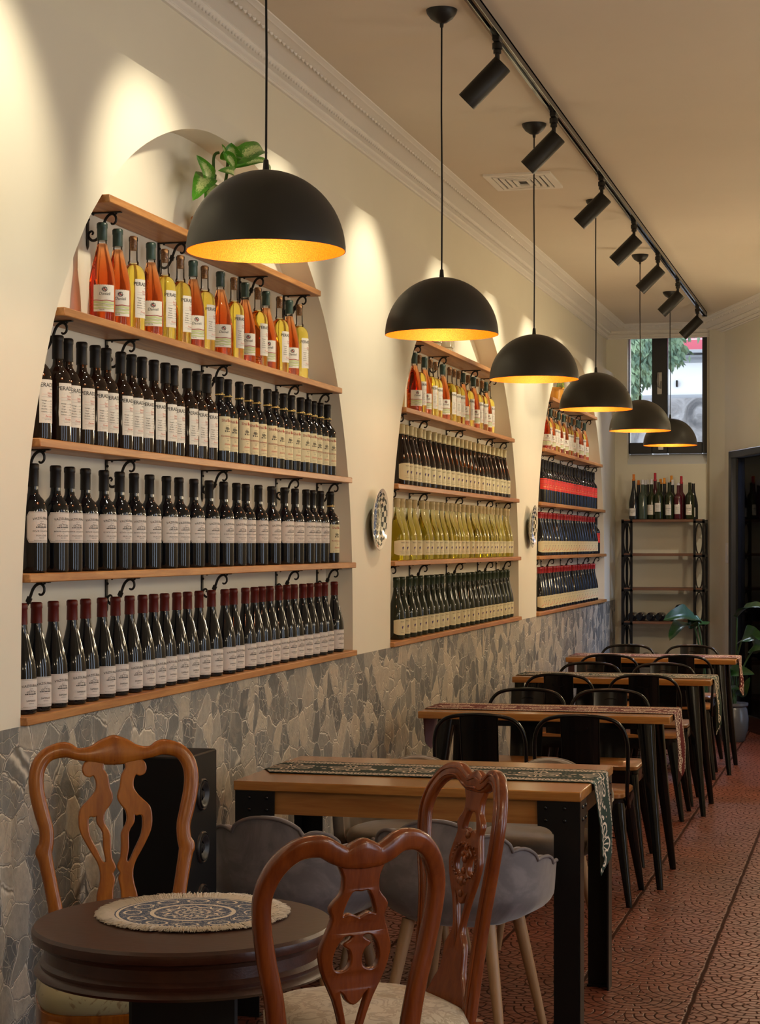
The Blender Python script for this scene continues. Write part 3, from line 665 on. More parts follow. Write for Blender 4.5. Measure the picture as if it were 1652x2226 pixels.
K['khv'] = kindof(P_BORD, G_blue, C_blk, capsule(0.240, 0.302, 0.0165, 0.0158), lab_red(0.0375, 0.092, 0.170, 70))
K['swo'] = kindof(P_BURG, G_blue, C_brt, capsule(0.258, 0.302, 0.0165, 0.0160), lab_curve(0.0405, 0.022, 0.102, 66, 1))
K['dan'] = kindof(P_DAN, G_rose, C_grn, capsule(0.248, 0.302, 0.0155, 0.0152), lab_dan(0.0395, 0.032, 0.112, 50), 32)
K['perc'] = kindof(P_PER, G_white, C_cork, [(0.0106, 0.258), (0.0112, 0.260), (0.0112, 0.3005), (0.010, 0.302), (0.0, 0.302)], lab_type(0.0365, 0.044, 0.164, 44), 32)
NECK_D = MB().lathe([(0.0150, 0.236), (0.0140, 0.240), (0.0137, 0.250)], 20, cap=False).data('neck', G_clear, 50)
NECK_P = MB().lathe([(0.0155, 0.212), (0.0172, 0.214), (0.0172, 0.221), (0.0150, 0.223), (0.0138, 0.227), (0.0132, 0.285), (0.0142, 0.287), (0.0142, 0.297), (0.0130, 0.299), (0.0118, 0.299)], 20, cap=False).data('neck', G_clear, 50)
COLLAR = MB().lathe([(0.0162, 0.238), (0.0168, 0.239), (0.0168, 0.242), (0.0162, 0.243)], 20, cap=False); 
for k in range(5): COLLAR.add(*ball(0.0028, (0.0172 * math.cos(-0.9 + k * 0.3), 0.0172 * math.sin(-0.9 + k * 0.3), 0.2405 + (0.004 if k == 2 else 0)), 6, 4))
COLLAR = COLLAR.data('neck_tag', I_gold)
AZ = {'estate': -26, 'estate2': -24, 'pera': -18, 'shal': -25, 'wotR': -28, 'wotW': -28, 'wotG': -28, 'khv': -30, 'swo': -32, 'dan': -54, 'perc': -16}
DESC = {'estate': 'black-capped dark wine bottle with octagonal white label', 'estate2': 'red-capped sloping wine bottle with white label', 'pera': 'black-capped dark bottle, tall white label',
        'shal': 'black-capped dark bottle, tall pale-yellow label', 'wotR': 'cream-capped dark bottle, curved cream label', 'wotW': 'cream-capped clear bottle of white wine', 'wotG': 'green-capped dark bottle, cream label',
        'khv': 'black-capped bottle with scarlet band label', 'swo': 'bright-red-capped bottle, cream label with red swoosh', 'dan': 'green-capped bottle of amber rose wine', 'perc': 'corked clear bottle of yellow wine'}
rb = random.Random(3)
def bottle(kind, loc, rz, label, group):
    k = K[kind]
    r = thing('wine_bottle', label, 'bottle', loc, rz, group)
    link('bottle_glass', k['glass'], r); link('cork' if kind == 'perc' else 'capsule', k['cap'], r)
    if k['lab']: link('label', k['lab'], r)
    if kind == 'dan': link('neck', NECK_D, r)
    if kind == 'perc': link('neck', NECK_P, r)
    if kind == 'shal': link('neck_tag', COLLAR, r)
    return r
def relax(ys, dmin=0.0815):
    ys = sorted(ys); 
    for _ in range(400):
        mv = False
        for i in range(len(ys) - 1):
            d = ys[i + 1] - ys[i]
            if d < dmin: e = (dmin - d) / 2 + 1e-5; ys[i] -= e; ys[i + 1] += e; mv = True
        if not mv: break
    return ys
def row(ai, si, us, kinds):
    n = len(us); ys = relax([P_X(u, 1000, XBO).y for u in us])
    zt_ = SH[si]; yc = NC[ai]; hw = (halfw(zt_ + 0.15) - 0.043)
    lo, hi = yc - 1.61, yc + (1.61 if si > 1 else hw)
    for i, (y, k) in enumerate(zip(ys, kinds)):
        y = min(y, yc + halfw(zt_ + 0.30 if si < 2 else zt_ + 0.16) + (0.0 if si > 1 else 0.03))
        az = math.radians(AZ[k] + rb.uniform(-4, 4))
        lab = '%s, %s from left, %s shelf, %s niche' % (DESC[k], ORD[i], ['', 'second', 'third', 'fourth', 'bottom'][si], ALC[ai])
        bottle(k, (XBO + rb.uniform(-0.004, 0.004), y, zt_ + 0.0003), az, lab, 'wine bottles on the %s shelf of the %s niche' % (['', 'second', 'third', 'fourth', 'bottom'][si], ALC[ai]))
q = lambda L, sc, off=0.0: [v / sc + off for v in L]
dp = lambda s: [{'D': 'dan', 'P': 'perc'}[c] for c in s]
row(0, 1, q([458, 527, 603, 674, 742, 810, 867, 922, 986, 1048, 1104, 1157, 1198, 1255, 1295, 1340], 2.065), dp('DDPDPPDPDPDPDPDP'))
row(0, 2, q([168, 255, 307, 370, 428, 478, 548, 585, 632, 686, 737, 783, 835, 882, 932, 985, 1026, 1070, 1113, 1156, 1198, 1238, 1276, 1309, 1345, 1377, 1410, 1440, 1470], 2.065), ['pera'] * 15 + ['shal'] * 14)
row(0, 3, q([153, 245, 307, 385, 466, 536, 600, 671, 745, 805, 870, 943, 1003, 1060, 1107, 1160, 1219, 1274, 1328, 1370, 1402, 1440, 1485], 2.065), ['estate'] * 22 + ['shal'])
row(0, 4, q([96, 165, 245, 321, 387, 461, 519, 586, 642, 690, 742, 792, 842, 897, 952, 1006, 1050, 1100, 1144, 1177, 1213, 1252, 1289, 1323, 1356, 1387, 1423, 1458, 1498], 2.065), ['estate2'] * 29)
row(1, 1, q([312, 375, 441, 513, 580, 654, 735, 797, 848, 903, 965, 1022, 1078, 1130, 1174, 1220], 5.6, 845), dp('DPDPPDPPPDPDPPDP'))
row(1, 2, q([150, 195, 255, 312, 365, 417, 480, 552, 613, 672, 728, 775, 830, 882, 928, 980, 1032, 1085, 1135, 1170, 1210, 1265, 1315, 1355, 1398], 5.6, 845), ['wotR'] * 25)
row(1, 3, q([95, 160, 238, 312, 397, 455, 518, 577, 632, 692, 747, 792, 843, 903, 965, 1022, 1060, 1100, 1140, 1185, 1230, 1265, 1305, 1355, 1402, 1443], 5.6, 845), ['wotW'] * 26)
row(1, 4, q([85, 168, 245, 312, 385, 465, 525, 588, 650, 720, 783, 852, 908, 962, 1022, 1077, 1130, 1175, 1220, 1258, 1305, 1355, 1405, 1448], 5.6, 845), ['wotG'] * 24)
row(2, 1, q([262, 300, 345, 395, 447, 493, 540, 593, 650, 692, 738, 797, 840, 885, 937, 975], 8.56, 1155), dp('DPDPPDPDPPDPDDPD'))
row(2, 2, q([185 + i * 52.0 - i * i * 0.10 for i in range(20)], 8.56, 1155), ['khv'] * 20)
row(2, 3, q([150, 200, 250, 300, 352, 405, 458, 505, 555, 605, 655, 705, 755, 805, 855, 905, 952, 1000, 1050, 1105, 1150, 1188], 8.56, 1155), ['swo'] * 21 + ['khv'])
row(2, 4, q([140 + i * 53.0 - i * i * 0.12 for i in range(21)], 8.56, 1155), ['swo'] * 21)

# ------------------------------------------------------------------ pendants
M_gold = Mt('gold_leaf', (0.95, 0.52, 0.06), 0.42, 0.3); gv = M_gold.coord(); M_gold.set('Base Color', M_gold.mix(M_gold.noise(gv, 420, 2).step(0.35, 0.7), (0.78, 0.19, 0.002), (0.90, 0.30, 0.008))); M_gold.bump(M_gold.noise(gv, 420, 2), 0.35, 0.002); M_gold = M_gold.m
M_shade = Mt('satin_black_shade', (0.020, 0.019, 0.017), 0.42, 0.0, Specular_IOR_Level=0.4).m
M_bulb = Mt('lit_bulb', (1, 0.9, 0.75), 0.4); M_bulb.set('Emission Color', (1.0, 0.80, 0.50, 1)); M_bulb.set('Emission Strength', 6.0); M_bulb = M_bulb.m
R0 = 0.2025
def dome():
    b = MB(); n = 18; out = [(R0 * math.sin(PI / 2 * k / n), 0.205 * math.cos(PI / 2 * k / n)) for k in range(n + 1)]
    out = [(0.004, 0.2049)] + out[1:-1] + [(R0, 0.012), (R0, 0.0)]
    b.lathe(out, 72, cap=False)
    return b
def dome_in():
    n = 18; R1 = R0 - 0.002; out = [(R1 * math.sin(PI / 2 * k / n), 0.203 * math.cos(PI / 2 * k / n)) for k in range(n + 1)]
    out = [(R0, 0.0), (R1, 0.0)] + out[:-1][::-1]
    out[-1] = (0.0005, 0.203)
    return MB().lathe(out, 72, cap=False)
D_out, D_in = dome().data('shade', M_shade, 50), dome_in().data('shade_lining', M_gold, 50)
D_can = MB().lathe([(0.0, -0.062), (0.006, -0.062), (0.0075, -0.048), (0.020, -0.044), (0.040, -0.030), (0.053, -0.012), (0.056, 0.0)], 32).data('canopy', M_blackm, 50)
D_grip = MB().lathe([(0.009, 0.0), (0.0085, 0.004), (0.0065, 0.028), (0.0045, 0.030)], 16).data('cord_grip', M_blackm, 50)
D_bulb = MB().lathe([(0.0, -0.055), (0.016, -0.052), (0.027, -0.038), (0.030, -0.022), (0.026, -0.004), (0.015, 0.014), (0.013, 0.03)], 20).data('bulb', M_bulb, 50)
D_sock = MB().lathe([(0.016, 0.0), (0.019, 0.002), (0.019, 0.05), (0.012, 0.056)], 20).data('socket', M_blackm, 50)
LY = [4.56, 6.57, 8.46, 10.42, 12.46, 14.35]
POS = ['nearest and largest', 'second nearest', 'third nearest', 'fourth nearest', 'fifth nearest', 'farthest']
for i, y in enumerate(LY):
    xl = -1.495 + 0.0; zr = 2.25 - (0.004 if i == 0 else 0)
    t = thing('pendant_lamp', 'black dome pendant lamp with gold lining, %s in the row' % POS[i], 'lamp', (xl, y, zr), 0, 'dome pendant lamps over the tables')
    link('shade', D_out, t); lin = link('shade_lining', D_in, t); link('canopy', D_can, t, (0, 0, ZC - zr)); link('cord_grip', D_grip, t, (0, 0, 0.204))
    MB().sweep([(0, 0, 0.23), (0.0015, 0, 0.5), (-0.001, 0, 0.8), (0, 0, ZC - zr - 0.05)], 0.0032, n=8, up=(0, 1, 0)).obj('cord', M_black, t)
    so = link('socket', D_sock, t, (0, 0, 0.145)); link('bulb', D_bulb, so, (0, 0, -0.028))
    l = bpy.data.lights.new('pendant_light', 'POINT'); l.energy = E_PEND; l.color = WARM2; l.shadow_soft_size = 0.03
    lo = link('pendant_light', l, None, (xl, y, zr + 0.045))

# ------------------------------------------------------------------ ceiling track and spots
XT = -1.35
tr = thing('ceiling_track', 'long black lighting track running along the ceiling', 'track', (XT, 9, ZC))
b = MB().box(-0.018, -0.006, -8, 6.66, -0.034, 0, bev=0.002).box(0.006, 0.018, -8, 6.66, -0.034, 0, bev=0.002).box(-0.018, 0.018, -8, 6.66, -0.010, 0).box(-0.02, 0.02, 6.64, 6.68, -0.036, 0, bev=0.002)
b.obj('rail', M_gloss, tr, 30)
SYs = [1.75, 3.05, 4.34, 5.38, 6.86, 8.13, 9.62, 10.96, 12.21, 13.48, 15.0]
dirv = Vector((-0.72, 0.0, -0.695)).normalized()
zax = -dirv; xax = Vector((0, 1, 0)); yax = zax.cross(xax)
MH = Matrix(((xax.x, yax.x, zax.x, 0), (xax.y, yax.y, zax.y, 0), (xax.z, yax.z, zax.z, 0), (0, 0, 0, 1)))
HC = Vector((-0.045, 0.0, -0.195))
D_ad = MB().box(-0.014, 0.014, -0.03, 0.03, -0.05, -0.030, bev=0.003).lathe([(0.016, -0.052), (0.019, -0.055), (0.019, -0.075), (0.012, -0.078)], 16).lathe([(0.010, -0.078), (0.015, -0.080), (0.015, -0.092), (0.010, -0.094)], 16).data('adapter', M_blackm, 40)
D_st = MB().lathe([(0.009, -0.17), (0.009, -0.09)], 14).data('stem', M_blackm, 40)
D_hd = MB().lathe([(0.0, 0.093), (0.036, 0.093), (0.0395, 0.090), (0.0395, -0.100), (0.0378, -0.100), (0.0378, -0.078), (0.034, -0.070)], 36, 0, Matrix.Translation(HC) @ MH, cap=False).data('head', M_blackm, 50)
M_lens = Mt('spot_reflector', (0.8, 0.8, 0.85), 0.25, 0.8)
D_ln = MB().lathe([(0.0377, -0.099), (0.0376, -0.080), (0.030, -0.073), (0.0, -0.071)], 36, 0, Matrix.Translation(HC) @ MH, cap=False).data('lens', M_lens.m, 50)
nm = 0
for i, y in enumerate(SYs):
    vis = y > 6
    if vis: nm += 1
    pos = ('%s visible from the near end of the track' % ORD[nm - 1]) if vis else 'outside the picture, %s from the near wall' % ORD[i]
    t = thing('track_spotlight', 'black cylinder spotlight aimed at the wall, ' + pos, 'spotlight', (XT, y, ZC), 0, 'cylinder spotlights on the ceiling track')
    link('adapter', D_ad, t); link('stem', D_st, t); link('head', D_hd, t); link('lens', D_ln, t); dv_ = (dirv + Vector((0, 0.15 if i == 3 else 0, 0))).normalized()
    l = bpy.data.lights.new('spot_beam', 'SPOT'); l.energy = E_SPOT; l.color = WARM; l.spot_size = math.radians(72); l.spot_blend = 0.75; l.shadow_soft_size = 0.03
    lo = link('spot_beam', l, None, Vector((XT, y, ZC)) + HC + dirv * 0.105, dv_.to_track_quat('-Z', 'Y').to_euler())
# globes added as fill light, out of view in the unseen half
M_opal = Mt('opal_fill_glow', (1, 0.95, 0.85), 0.3); M_opal.set('Emission Color', (1.0, 0.84, 0.60, 1)); M_opal.set('Emission Strength', 4.0)
D_gl = MB().add(*ball(0.09, (0, 0, 0), 28, 16)).data('globe', M_opal.m, 80)
D_gc = MB().lathe([(0.0, -0.03), (0.05, -0.025), (0.055, 0.0)], 24).data('canopy', M_blackm, 50)
for i, (dx_, dy_) in enumerate([(0.55, 0.8), (0.55, 3.2), (0.55, 5.6), (0.55, 8.0), (0.05, 10.4), (1.6, 2.0), (1.6, 6.8), (-0.35, 12.6)]):
    t = thing('fill_globe', 'added opal fill globe, unseen, over the open side of the room, %s' % ORD[i], 'lamp', (dx_, dy_, 2.15), 0, 'added opal fill globes on the unseen side of the room')
    link('globe', D_gl, t); link('canopy', D_gc, t, (0, 0, ZC - 2.15)); MB().sweep([(0, 0, 0.085), (0, 0, ZC - 2.17)], 0.003, n=6, up=(0, 1, 0)).obj('cord', M_black, t)
    l = bpy.data.lights.new('fill_globe_light', 'POINT'); l.energy = E_FILL * (0.85, 0.9, 1, 1.2, 1.5, 0.9, 1.2, 2.8)[i]; l.color = WARM3; l.shadow_soft_size = 0.10
    link('fill_globe_light', l, None, (dx_, dy_, 2.03))
l = bpy.data.lights.new('side_beam', 'SPOT'); l.energy = 60; l.color = WARM; l.spot_size = math.radians(85); l.spot_blend = 1.0; l.shadow_soft_size = 0.03
lo = link('side_beam', l, None, (-0.45, 13.6, 3.2), Vector((0.1, 0.9, -0.55)).to_track_quat('-Z', 'Y').to_euler()); lo.data.energy = 60

# ------------------------------------------------------------------ wall plates
def plate_mat(name, dark_, hot):
    m = Mt(name, (0.6, 0.6, 0.5), 0.08, 0.0, Coat_Weight=0.4, Coat_Roughness=0.03); v = m.coord(); x, y, z = m.xyz(v)
    r = (y * y + z * z).sq(); a = y.at2(z)
    n = m.noise(v, 40, 3, 0.6, 1.0)
    chk = ((a * (26 / (2 * PI))).fl() + (r / 0.017).fl()).mod(2.0)
    band = r.gt(0.088) * r.lt(0.126)
    med = ((a * 4).cos() * 0.010 + r - 0.052).ab().lt(0.0045).mx((r - 0.022).ab().lt(0.0025)).mx(((a * 8).cos() * 0.006 + r - 0.075).ab().lt(0.0025))
    flor = (n - 0.5).ab().lt(0.018)
    light = m.mix(chk, dark_, (0.72, 0.68, 0.55)); inner = m.mix(med.mx(flor), dark_, (0.62, 0.62, 0.45))
    base = m.mix(band, inner, light); base = m.mix(r.gt(0.126), base, (0.78, 0.73, 0.62)); m.set('Base Color', base); return m.m
PLp = [(0.0, 0.010), (0.075, 0.011), (0.090, 0.014), (0.120, 0.026), (0.138, 0.033), (0.1405, 0.031), (0.120, 0.021), (0.090, 0.009), (0.070, 0.004), (0.065, 0.0), (0.0, 0.001)]
MY = Matrix(((0, 0, 1, 0), (1, 0, 0, 0), (0, 1, 0, 0), (0, 0, 0, 1)))
for nme, y, zz, dk, lb in (('a', 8.245, 1.617, (0.02, 0.035, 0.045), 'blue-black patterned glazed plate on the pier between nearest and middle niches'), ('b', 12.20, 1.622, (0.05, 0.045, 0.02), 'dark patterned glazed plate on the pier between middle and farthest niches')):
    o = MB().lathe(PLp, 56, 0, MY).obj('wall_plate', plate_mat('glazed_plate_' + nme, dk, 0), None, 50, (XW, y, zz), (0, math.radians(3), 0)); o.location.x += 0.008
    tag(o, lb, 'plate', 'decorative plates on the wall piers')

# ------------------------------------------------------------------ dining tables
def batik(name, base):
    m = Mt(name, base, 0.85); v = m.coord('UV'); x, y, z = m.xyz(v)      # x along the runner, y across, metres
    n = m.noise(v, 14, 2, 0.5, 0, 1); nx, ny, nz = m.xyz(n)
    xx = x + (nx - 0.5) * 0.012; yy = y + (ny - 0.5) * 0.012
    P = 0.21; cell = (xx / P).fl(); lx = ((xx / P).fr() - 0.5) * P; odd = cell.mod(2.0)
    r = (lx * lx + yy * yy).sq(); a = lx.at2(yy)
    big = (r - 0.040 - (a * 3 + odd).cos().ab() * 0.036).ab().lt(0.0042)
    ribs = ((a * 9).sin().ab().lt(0.42)) * r.lt(0.066) * r.gt(0.018) * (a * 3 + odd).cos().ab().gt(0.4)
    core = (r - 0.011).ab().lt(0.0036)
    lx2 = ((xx / P + 0.5).fr() - 0.5) * P; r2 = (lx2 * lx2 + yy * yy * 0.55).sq(); a2 = lx2.at2(yy)
    buds = (m.voro(v, 48, 'F1') .lt(0.34)) * r2.lt(0.042)
    ay = y.ab()
    b1 = (ay - 0.118).ab().lt(0.0026)
    q1 = ((x / 0.021).fr() - 0.5) * 0.021; rr = (q1 * q1 + (ay - 0.131) * (ay - 0.131)).sq(); rings = (rr - 0.0066).ab().lt(0.0027)
    dots = ((((x / 0.013).fr() - 0.5).ab() * 0.013).lt(0.0040)) * (ay - 0.106).ab().lt(0.0032)
    leaf = ((x * 240 ).sin() * 0.006 + ay - 0.146).ab().lt(0.0034)
    pat = big.mx(ribs).mx(core) * ay.lt(0.098); pat = pat.mx(buds * ay.lt(0.098)).mx(b1).mx(rings).mx(dots).mx(leaf)
    m.set('Base Color', m.mix(pat, base, (0.70, 0.60, 0.50))); return m.m
B_green = batik('green_batik_cloth', (0.008, 0.030, 0.024)); B_red = batik('red_batik_cloth', (0.11, 0.005, 0.007))
B_grev = Mt('green_cloth_reverse', (0.10, 0.16, 0.14), 0.9).m; B_rrev = Mt('red_cloth_reverse', (0.36, 0.20, 0.22), 0.9).m
def runner(name, mat, rev, x0, x1, yc, hw, zt_, dropR, dropL, seed, label):
    # profile along x: left drop, top, right drop; pointed ends
    rr = random.Random(seed); tot = dropL + (x1 - x0) + dropR; nu = 120; nv = 12
    ph = [rr.uniform(0, 6) for _ in range(4)]
    def pos(s, w):
        e = 0.0
        if s < dropL:
            d = dropL - s; return (x0 - 0.006 - 0.010 * math.sin(w * 5 + ph[0]) * min(1, d * 6) * 0.8, yc + w * hw * (1 - 0.25 * d), zt_ - d + 0.002)
        if s > dropL + x1 - x0:
            d = s - dropL - (x1 - x0); k = min(1, d * 6)
            return (x1 + 0.006 + 0.012 * k * math.sin(w * 4.2 + ph[1]) + 0.012 * k, yc + w * hw * (1 - 0.55 * min(1, d * 2.2) * 0.8), zt_ - d + 0.002)
        return (x0 + (s - dropL), yc + w * hw, zt_ + 0.0022 + 0.0007 * math.sin(s * 9 + ph[2]) * math.sin(w * 3 + ph[3]))
    vs = []; uv = []
    for j in range(nv + 1):
        w = 2 * j / nv - 1
        tl = 0.09 * abs(w)
        for i in range(nu + 1):
            s = tl * 0.9 + (tot - 1.9 * tl) * i / nu
            vs.append(pos(s, w)); uv.append((s, w * hw))
    fs = [(j * (nu + 1) + i, j * (nu + 1) + i + 1, (j + 1) * (nu + 1) + i + 1, (j + 1) * (nu + 1) + i) for j in range(nv) for i in range(nu)]
    N = len(vs)
    up = lambda p, q: tuple(a + b_ for a, b_ in zip(p, q))
    vs2 = []
    for k, p in enumerate(vs):
        s = uv[k][0]; off = (0.0, 0, 0.0018)
        if s < dropL: off = (-0.0018, 0, 0)
        elif s > dropL + x1 - x0: off = (0.0018, 0, 0)
        vs2.append(up(p, off))
    b = MB(); b.add(vs2, fs, 0); b.add(vs, [f[::-1] for f in fs], 1)
    me = b.data(name, [mat, rev], 60); ul = me.uv_layers.new(name='UVMap')
    allu = uv + uv
    for lp_ in me.loops: ul.data[lp_.index].uv = allu[lp_.vertex_index]
    o = link(name, me); tag(o, label, 'table runner', 'batik table runners'); return o
# near table: pine top on flat riveted steel legs
TZ = 0.75
tx0, tx1, ty0, ty1 = -1.975, -0.862, 5.69, 6.42
t = thing('dining_table', 'pine-topped table with riveted black steel legs, nearest of the wall tables', 'table', ((tx0 + tx1) / 2, (ty0 + ty1) / 2, 0))
hx_, hy_ = (tx1 - tx0) / 2, (ty1 - ty0) / 2
MB().box(-hx_, hx_, -hy_, hy_, TZ - 0.030, TZ, bev=0.003).obj('tabletop', M_top, t)
MB().box(-hx_ + 0.12, hx_ - 0.12, -hy_ + 0.022, -hy_ + 0.042, TZ - 0.105, TZ - 0.031).box(-hx_ + 0.12, hx_ - 0.12, hy_ - 0.042, hy_ - 0.022, TZ - 0.105, TZ - 0.031).box(hx_ - 0.05, hx_ - 0.03, -hy_ + 0.1, hy_ - 0.1, TZ - 0.105, TZ - 0.031).box(-hx_ + 0.03, -hx_ + 0.05, -hy_ + 0.1, hy_ - 0.1, TZ - 0.105, TZ - 0.031).obj('apron', M_apron, t)
leg2 = [(0, 0), (0.078, 0), (0.078, 0.615 - 0.0), (0.080, 0.622)] + [(0.128 - 0.048 * math.cos(a), 0.642 - 0.030 + 0.030 * math.sin(a) + 0.0) for a in [PI / 2 * k / 8 for k in range(1, 9)]] + [(0.130, TZ - 0.031), (0, TZ - 0.031)]
def steel_leg(sx, sy):
    b = MB()
    vs, fs = flat([leg2], 0.003, 0.0)
    xe, ye = sx * (hx_ - 0.006), sy * (hy_ - 0.010)
    b.add([(xe - sx * p[0], ye + sy * p[2], p[1]) for p in vs], fs)
    b.add([(xe + sx * p[2], ye - sy * p[0], p[1]) for p in vs], fs)
    b.box(xe - (0.0 if sx < 0 else 0.078), xe + (0.078 if sx < 0 else 0.0), ye - (0 if sy < 0 else 0.03), ye + (0.03 if sy < 0 else 0), 0, 0.006)
    o = b.obj('leg', M_black, t, 30)
    for a in (0.045, 0.103):
        for zz in (TZ - 0.052, TZ - 0.090):
            MB().add(*ball(0.0065, (xe - sx * a, ye + sy * 0.003, zz), 10, 6, (1, 0.8, 1))).obj('rivet', M_gloss, o); MB().add(*ball(0.0065, (xe + sx * 0.003, ye - sy * a, zz), 10, 6, (0.8, 1, 1))).obj('rivet', M_gloss, o)
for sx in (-1, 1):
    for sy in (-1, 1): steel_leg(sx, sy)
runner('table_runner', B_green, B_grev, tx0, tx1, 6.075, 0.165, TZ, 0.32, 0.03, 1, 'dark green batik runner on the nearest wall table')
# far tables: pine top on splayed sheet-metal legs
def splay_leg(b, x, y, sx, sy, zt_, dx=0.085, dy=0.105, rt=0.040, rbm=0.015):
    top = Vector((x, y, zt_)); bot = Vector((x + sx * dx, y + sy * dy, 0.0)); rings = []
    for k, f in enumerate((0, 0.3, 0.6, 0.93, 0.935, 1.0)):
        p = top.lerp(bot, f); r = rt + (rbm - rt) * (f ** 0.75); 
        if f > 0.93: r = rbm * 0.95 if f > 0.94 else r
        rings.append([(p.x + r * math.copysign(abs(math.cos(a)) ** 0.6, math.cos(a)), p.y + r * math.copysign(abs(math.sin(a)) ** 0.6, math.sin(a)), p.z) for a in [2 * PI * i / 16 for i in range(16)]])
    b.loft(rings); return bot
FT = [(8.262, 8.775, 'red', 'second from the camera'), (10.545, 11.04, 'green', 'third from the camera'), (12.46, 13.02, 'red', 'farthest from the camera')]
for i, (y0, y1, colr, ds) in enumerate(FT):
    x0, x1 = -1.990, -0.862 - (0.012 if i else 0)
    t = thing('bistro_table', 'pine-topped table on splayed black metal legs, %s along the wall' % ds, 'table', ((x0 + x1) / 2, (y0 + y1) / 2, 0), 0, 'bistro tables with splayed black legs')
    hx2, hy2 = (x1 - x0) / 2, (y1 - y0) / 2
    MB().box(-hx2, hx2, -hy2, hy2, TZ - 0.032, TZ, bev=0.003).obj('tabletop', M_top, t)
    MB().box(-hx2 + 0.10, hx2 - 0.10, -hy2 + 0.055, -hy2 + 0.075, TZ - 0.062, TZ - 0.033).box(-hx2 + 0.10, hx2 - 0.10, hy2 - 0.075, hy2 - 0.055, TZ - 0.062, TZ - 0.033).box(-hx2 + 0.10, -hx2 + 0.12, -hy2 + 0.06, hy2 - 0.06, TZ - 0.062, TZ - 0.033).box(hx2 - 0.12, hx2 - 0.10, -hy2 + 0.06, hy2 - 0.06, TZ - 0.062, TZ - 0.033).obj('frame', M_gloss, t, 30)
    for sx in (-1, 1):
        for sy in (-1, 1):
            lb_ = MB(); splay_leg(lb_, sx * (hx2 - 0.115), sy * (hy2 - 0.085), sx, sy, TZ - 0.033, 0.075, 0.10); lo = lb_.obj('leg', M_gloss, t, 40)
    ym = (y0 + y1) / 2
    runner('table_runner', B_red if colr == 'red' else B_green, B_rrev if colr == 'red' else B_grev, x0, x1, ym + 0.02, 0.150, TZ, (0.34, 0.33, 0.26)[i], 0.20, 5 + i, '%s batik runner hanging off the %s wall table' % ('dark green' if colr == 'green' else 'red', ['second', 'third', 'farthest'][i]))

# ------------------------------------------------------------------ black metal bistro chairs
M_seatw = wood('seat_pine', (0.44, 0.20, 0.06), (0.30, 0.12, 0.03), 0.35, 5, 0, 0.5)
def rrect(hx0, hy0, r, z, n=4, cx=0, cy=0):
    o = []
    for (sx, sy, a0) in ((1, -1, -PI / 2), (1, 1, 0), (-1, 1, PI / 2), (-1, -1, PI)):
        for k in range(n + 1):
            a = a0 + PI / 2 * k / n; o.append((cx + sx * (hx0 - r) + r * math.cos(a), cy + sy * (hy0 - r) + r * math.sin(a), z))
    return o
def metal_chair():
    t = thing('metal_chair', '', 'chair')
    MB().loft([rrect(0.172, 0.172, 0.04, 0.442), rrect(0.176, 0.176, 0.045, 0.446), rrect(0.176, 0.176, 0.045, 0.460), rrect(0.170, 0.170, 0.04, 0.464)]).obj('seat', M_seatw, t, 40)
    b = MB().loft([rrect(0.180, 0.180, 0.05, 0.440), rrect(0.180, 0.180, 0.05, 0.415), rrect(0.176, 0.176, 0.05, 0.385)], caps=False)
    b.loft([rrect(0.180, 0.180, 0.05, 0.4405), rrect(0.01, 0.01, 0.005, 0.4405)], caps=False)
    b.sweep([(-0.175, -0.18, 0.27), (0.175, 0.18, 0.27)], 0.006, 0.002, 6, (0, 0, 1)).sweep([(-0.175, 0.18, 0.275), (0.175, -0.18, 0.275)], 0.006, 0.002, 6, (0, 0, 1))
    b.obj('seat_frame', M_gloss, t, 40)
    for sx in (-1, 1):
        for sy in (-1, 1):
            l = MB(); bot = splay_leg(l, sx * 0.145, sy * 0.145, sx, sy, 0.425, 0.06, 0.06, 0.033, 0.013); l.obj('leg', M_gloss, t, 40)
    # tube hoop of the back
    pts = [(-0.188, -0.10, 0.40), (-0.190, -0.165, 0.47), (-0.196, -0.182, 0.60), (-0.192, -0.196, 0.695), (-0.165, -0.206, 0.752), (-0.11, -0.212, 0.780), (0, -0.216, 0.789), (0.11, -0.212, 0.780), (0.165, -0.206, 0.752), (0.192, -0.196, 0.695), (0.196, -0.182, 0.60), (0.190, -0.165, 0.47), (0.188, -0.10, 0.40)]
    MB().sweep(cr(pts, 5), 0.0085, n=10, up=(0, 1, 0.01)).obj('back_hoop', M_gloss, t, 60)
    def pf(u, v):
        w = 0.076 + 0.004 * v; x_ = -w + 2 * w * u; return (x_, -0.165 - 0.052 * v - 0.010 * (1 - (2 * u - 1) ** 2), 0.455 + 0.327 * v)
    b = MB().grid(pf, 8, 8).grid(lambda u, v: tuple(a + d for a, d in zip(pf(1 - u, v), (0, 0.003, 0))), 8, 8)
    b.sweep([(-0.076, -0.167, 0.455), (-0.080, -0.218, 0.782)], 0.003, n=6).sweep([(0.076, -0.167, 0.455), (0.080, -0.218, 0.782)], 0.003, n=6)
    o = b.obj('back_panel', M_gloss, t, 40)
    MB().sweep(cr([(0.034 * math.cos(a), -0.218 - 0.0, 0.735 + 0.012 * math.sin(a)) for a in [2 * PI * k / 14 for k in range(14)]], 2, True), 0.0022, n=6, closed=True).obj('handle_slot', M_gloss, o, 60)
    return t
proto = metal_chair(); used = False
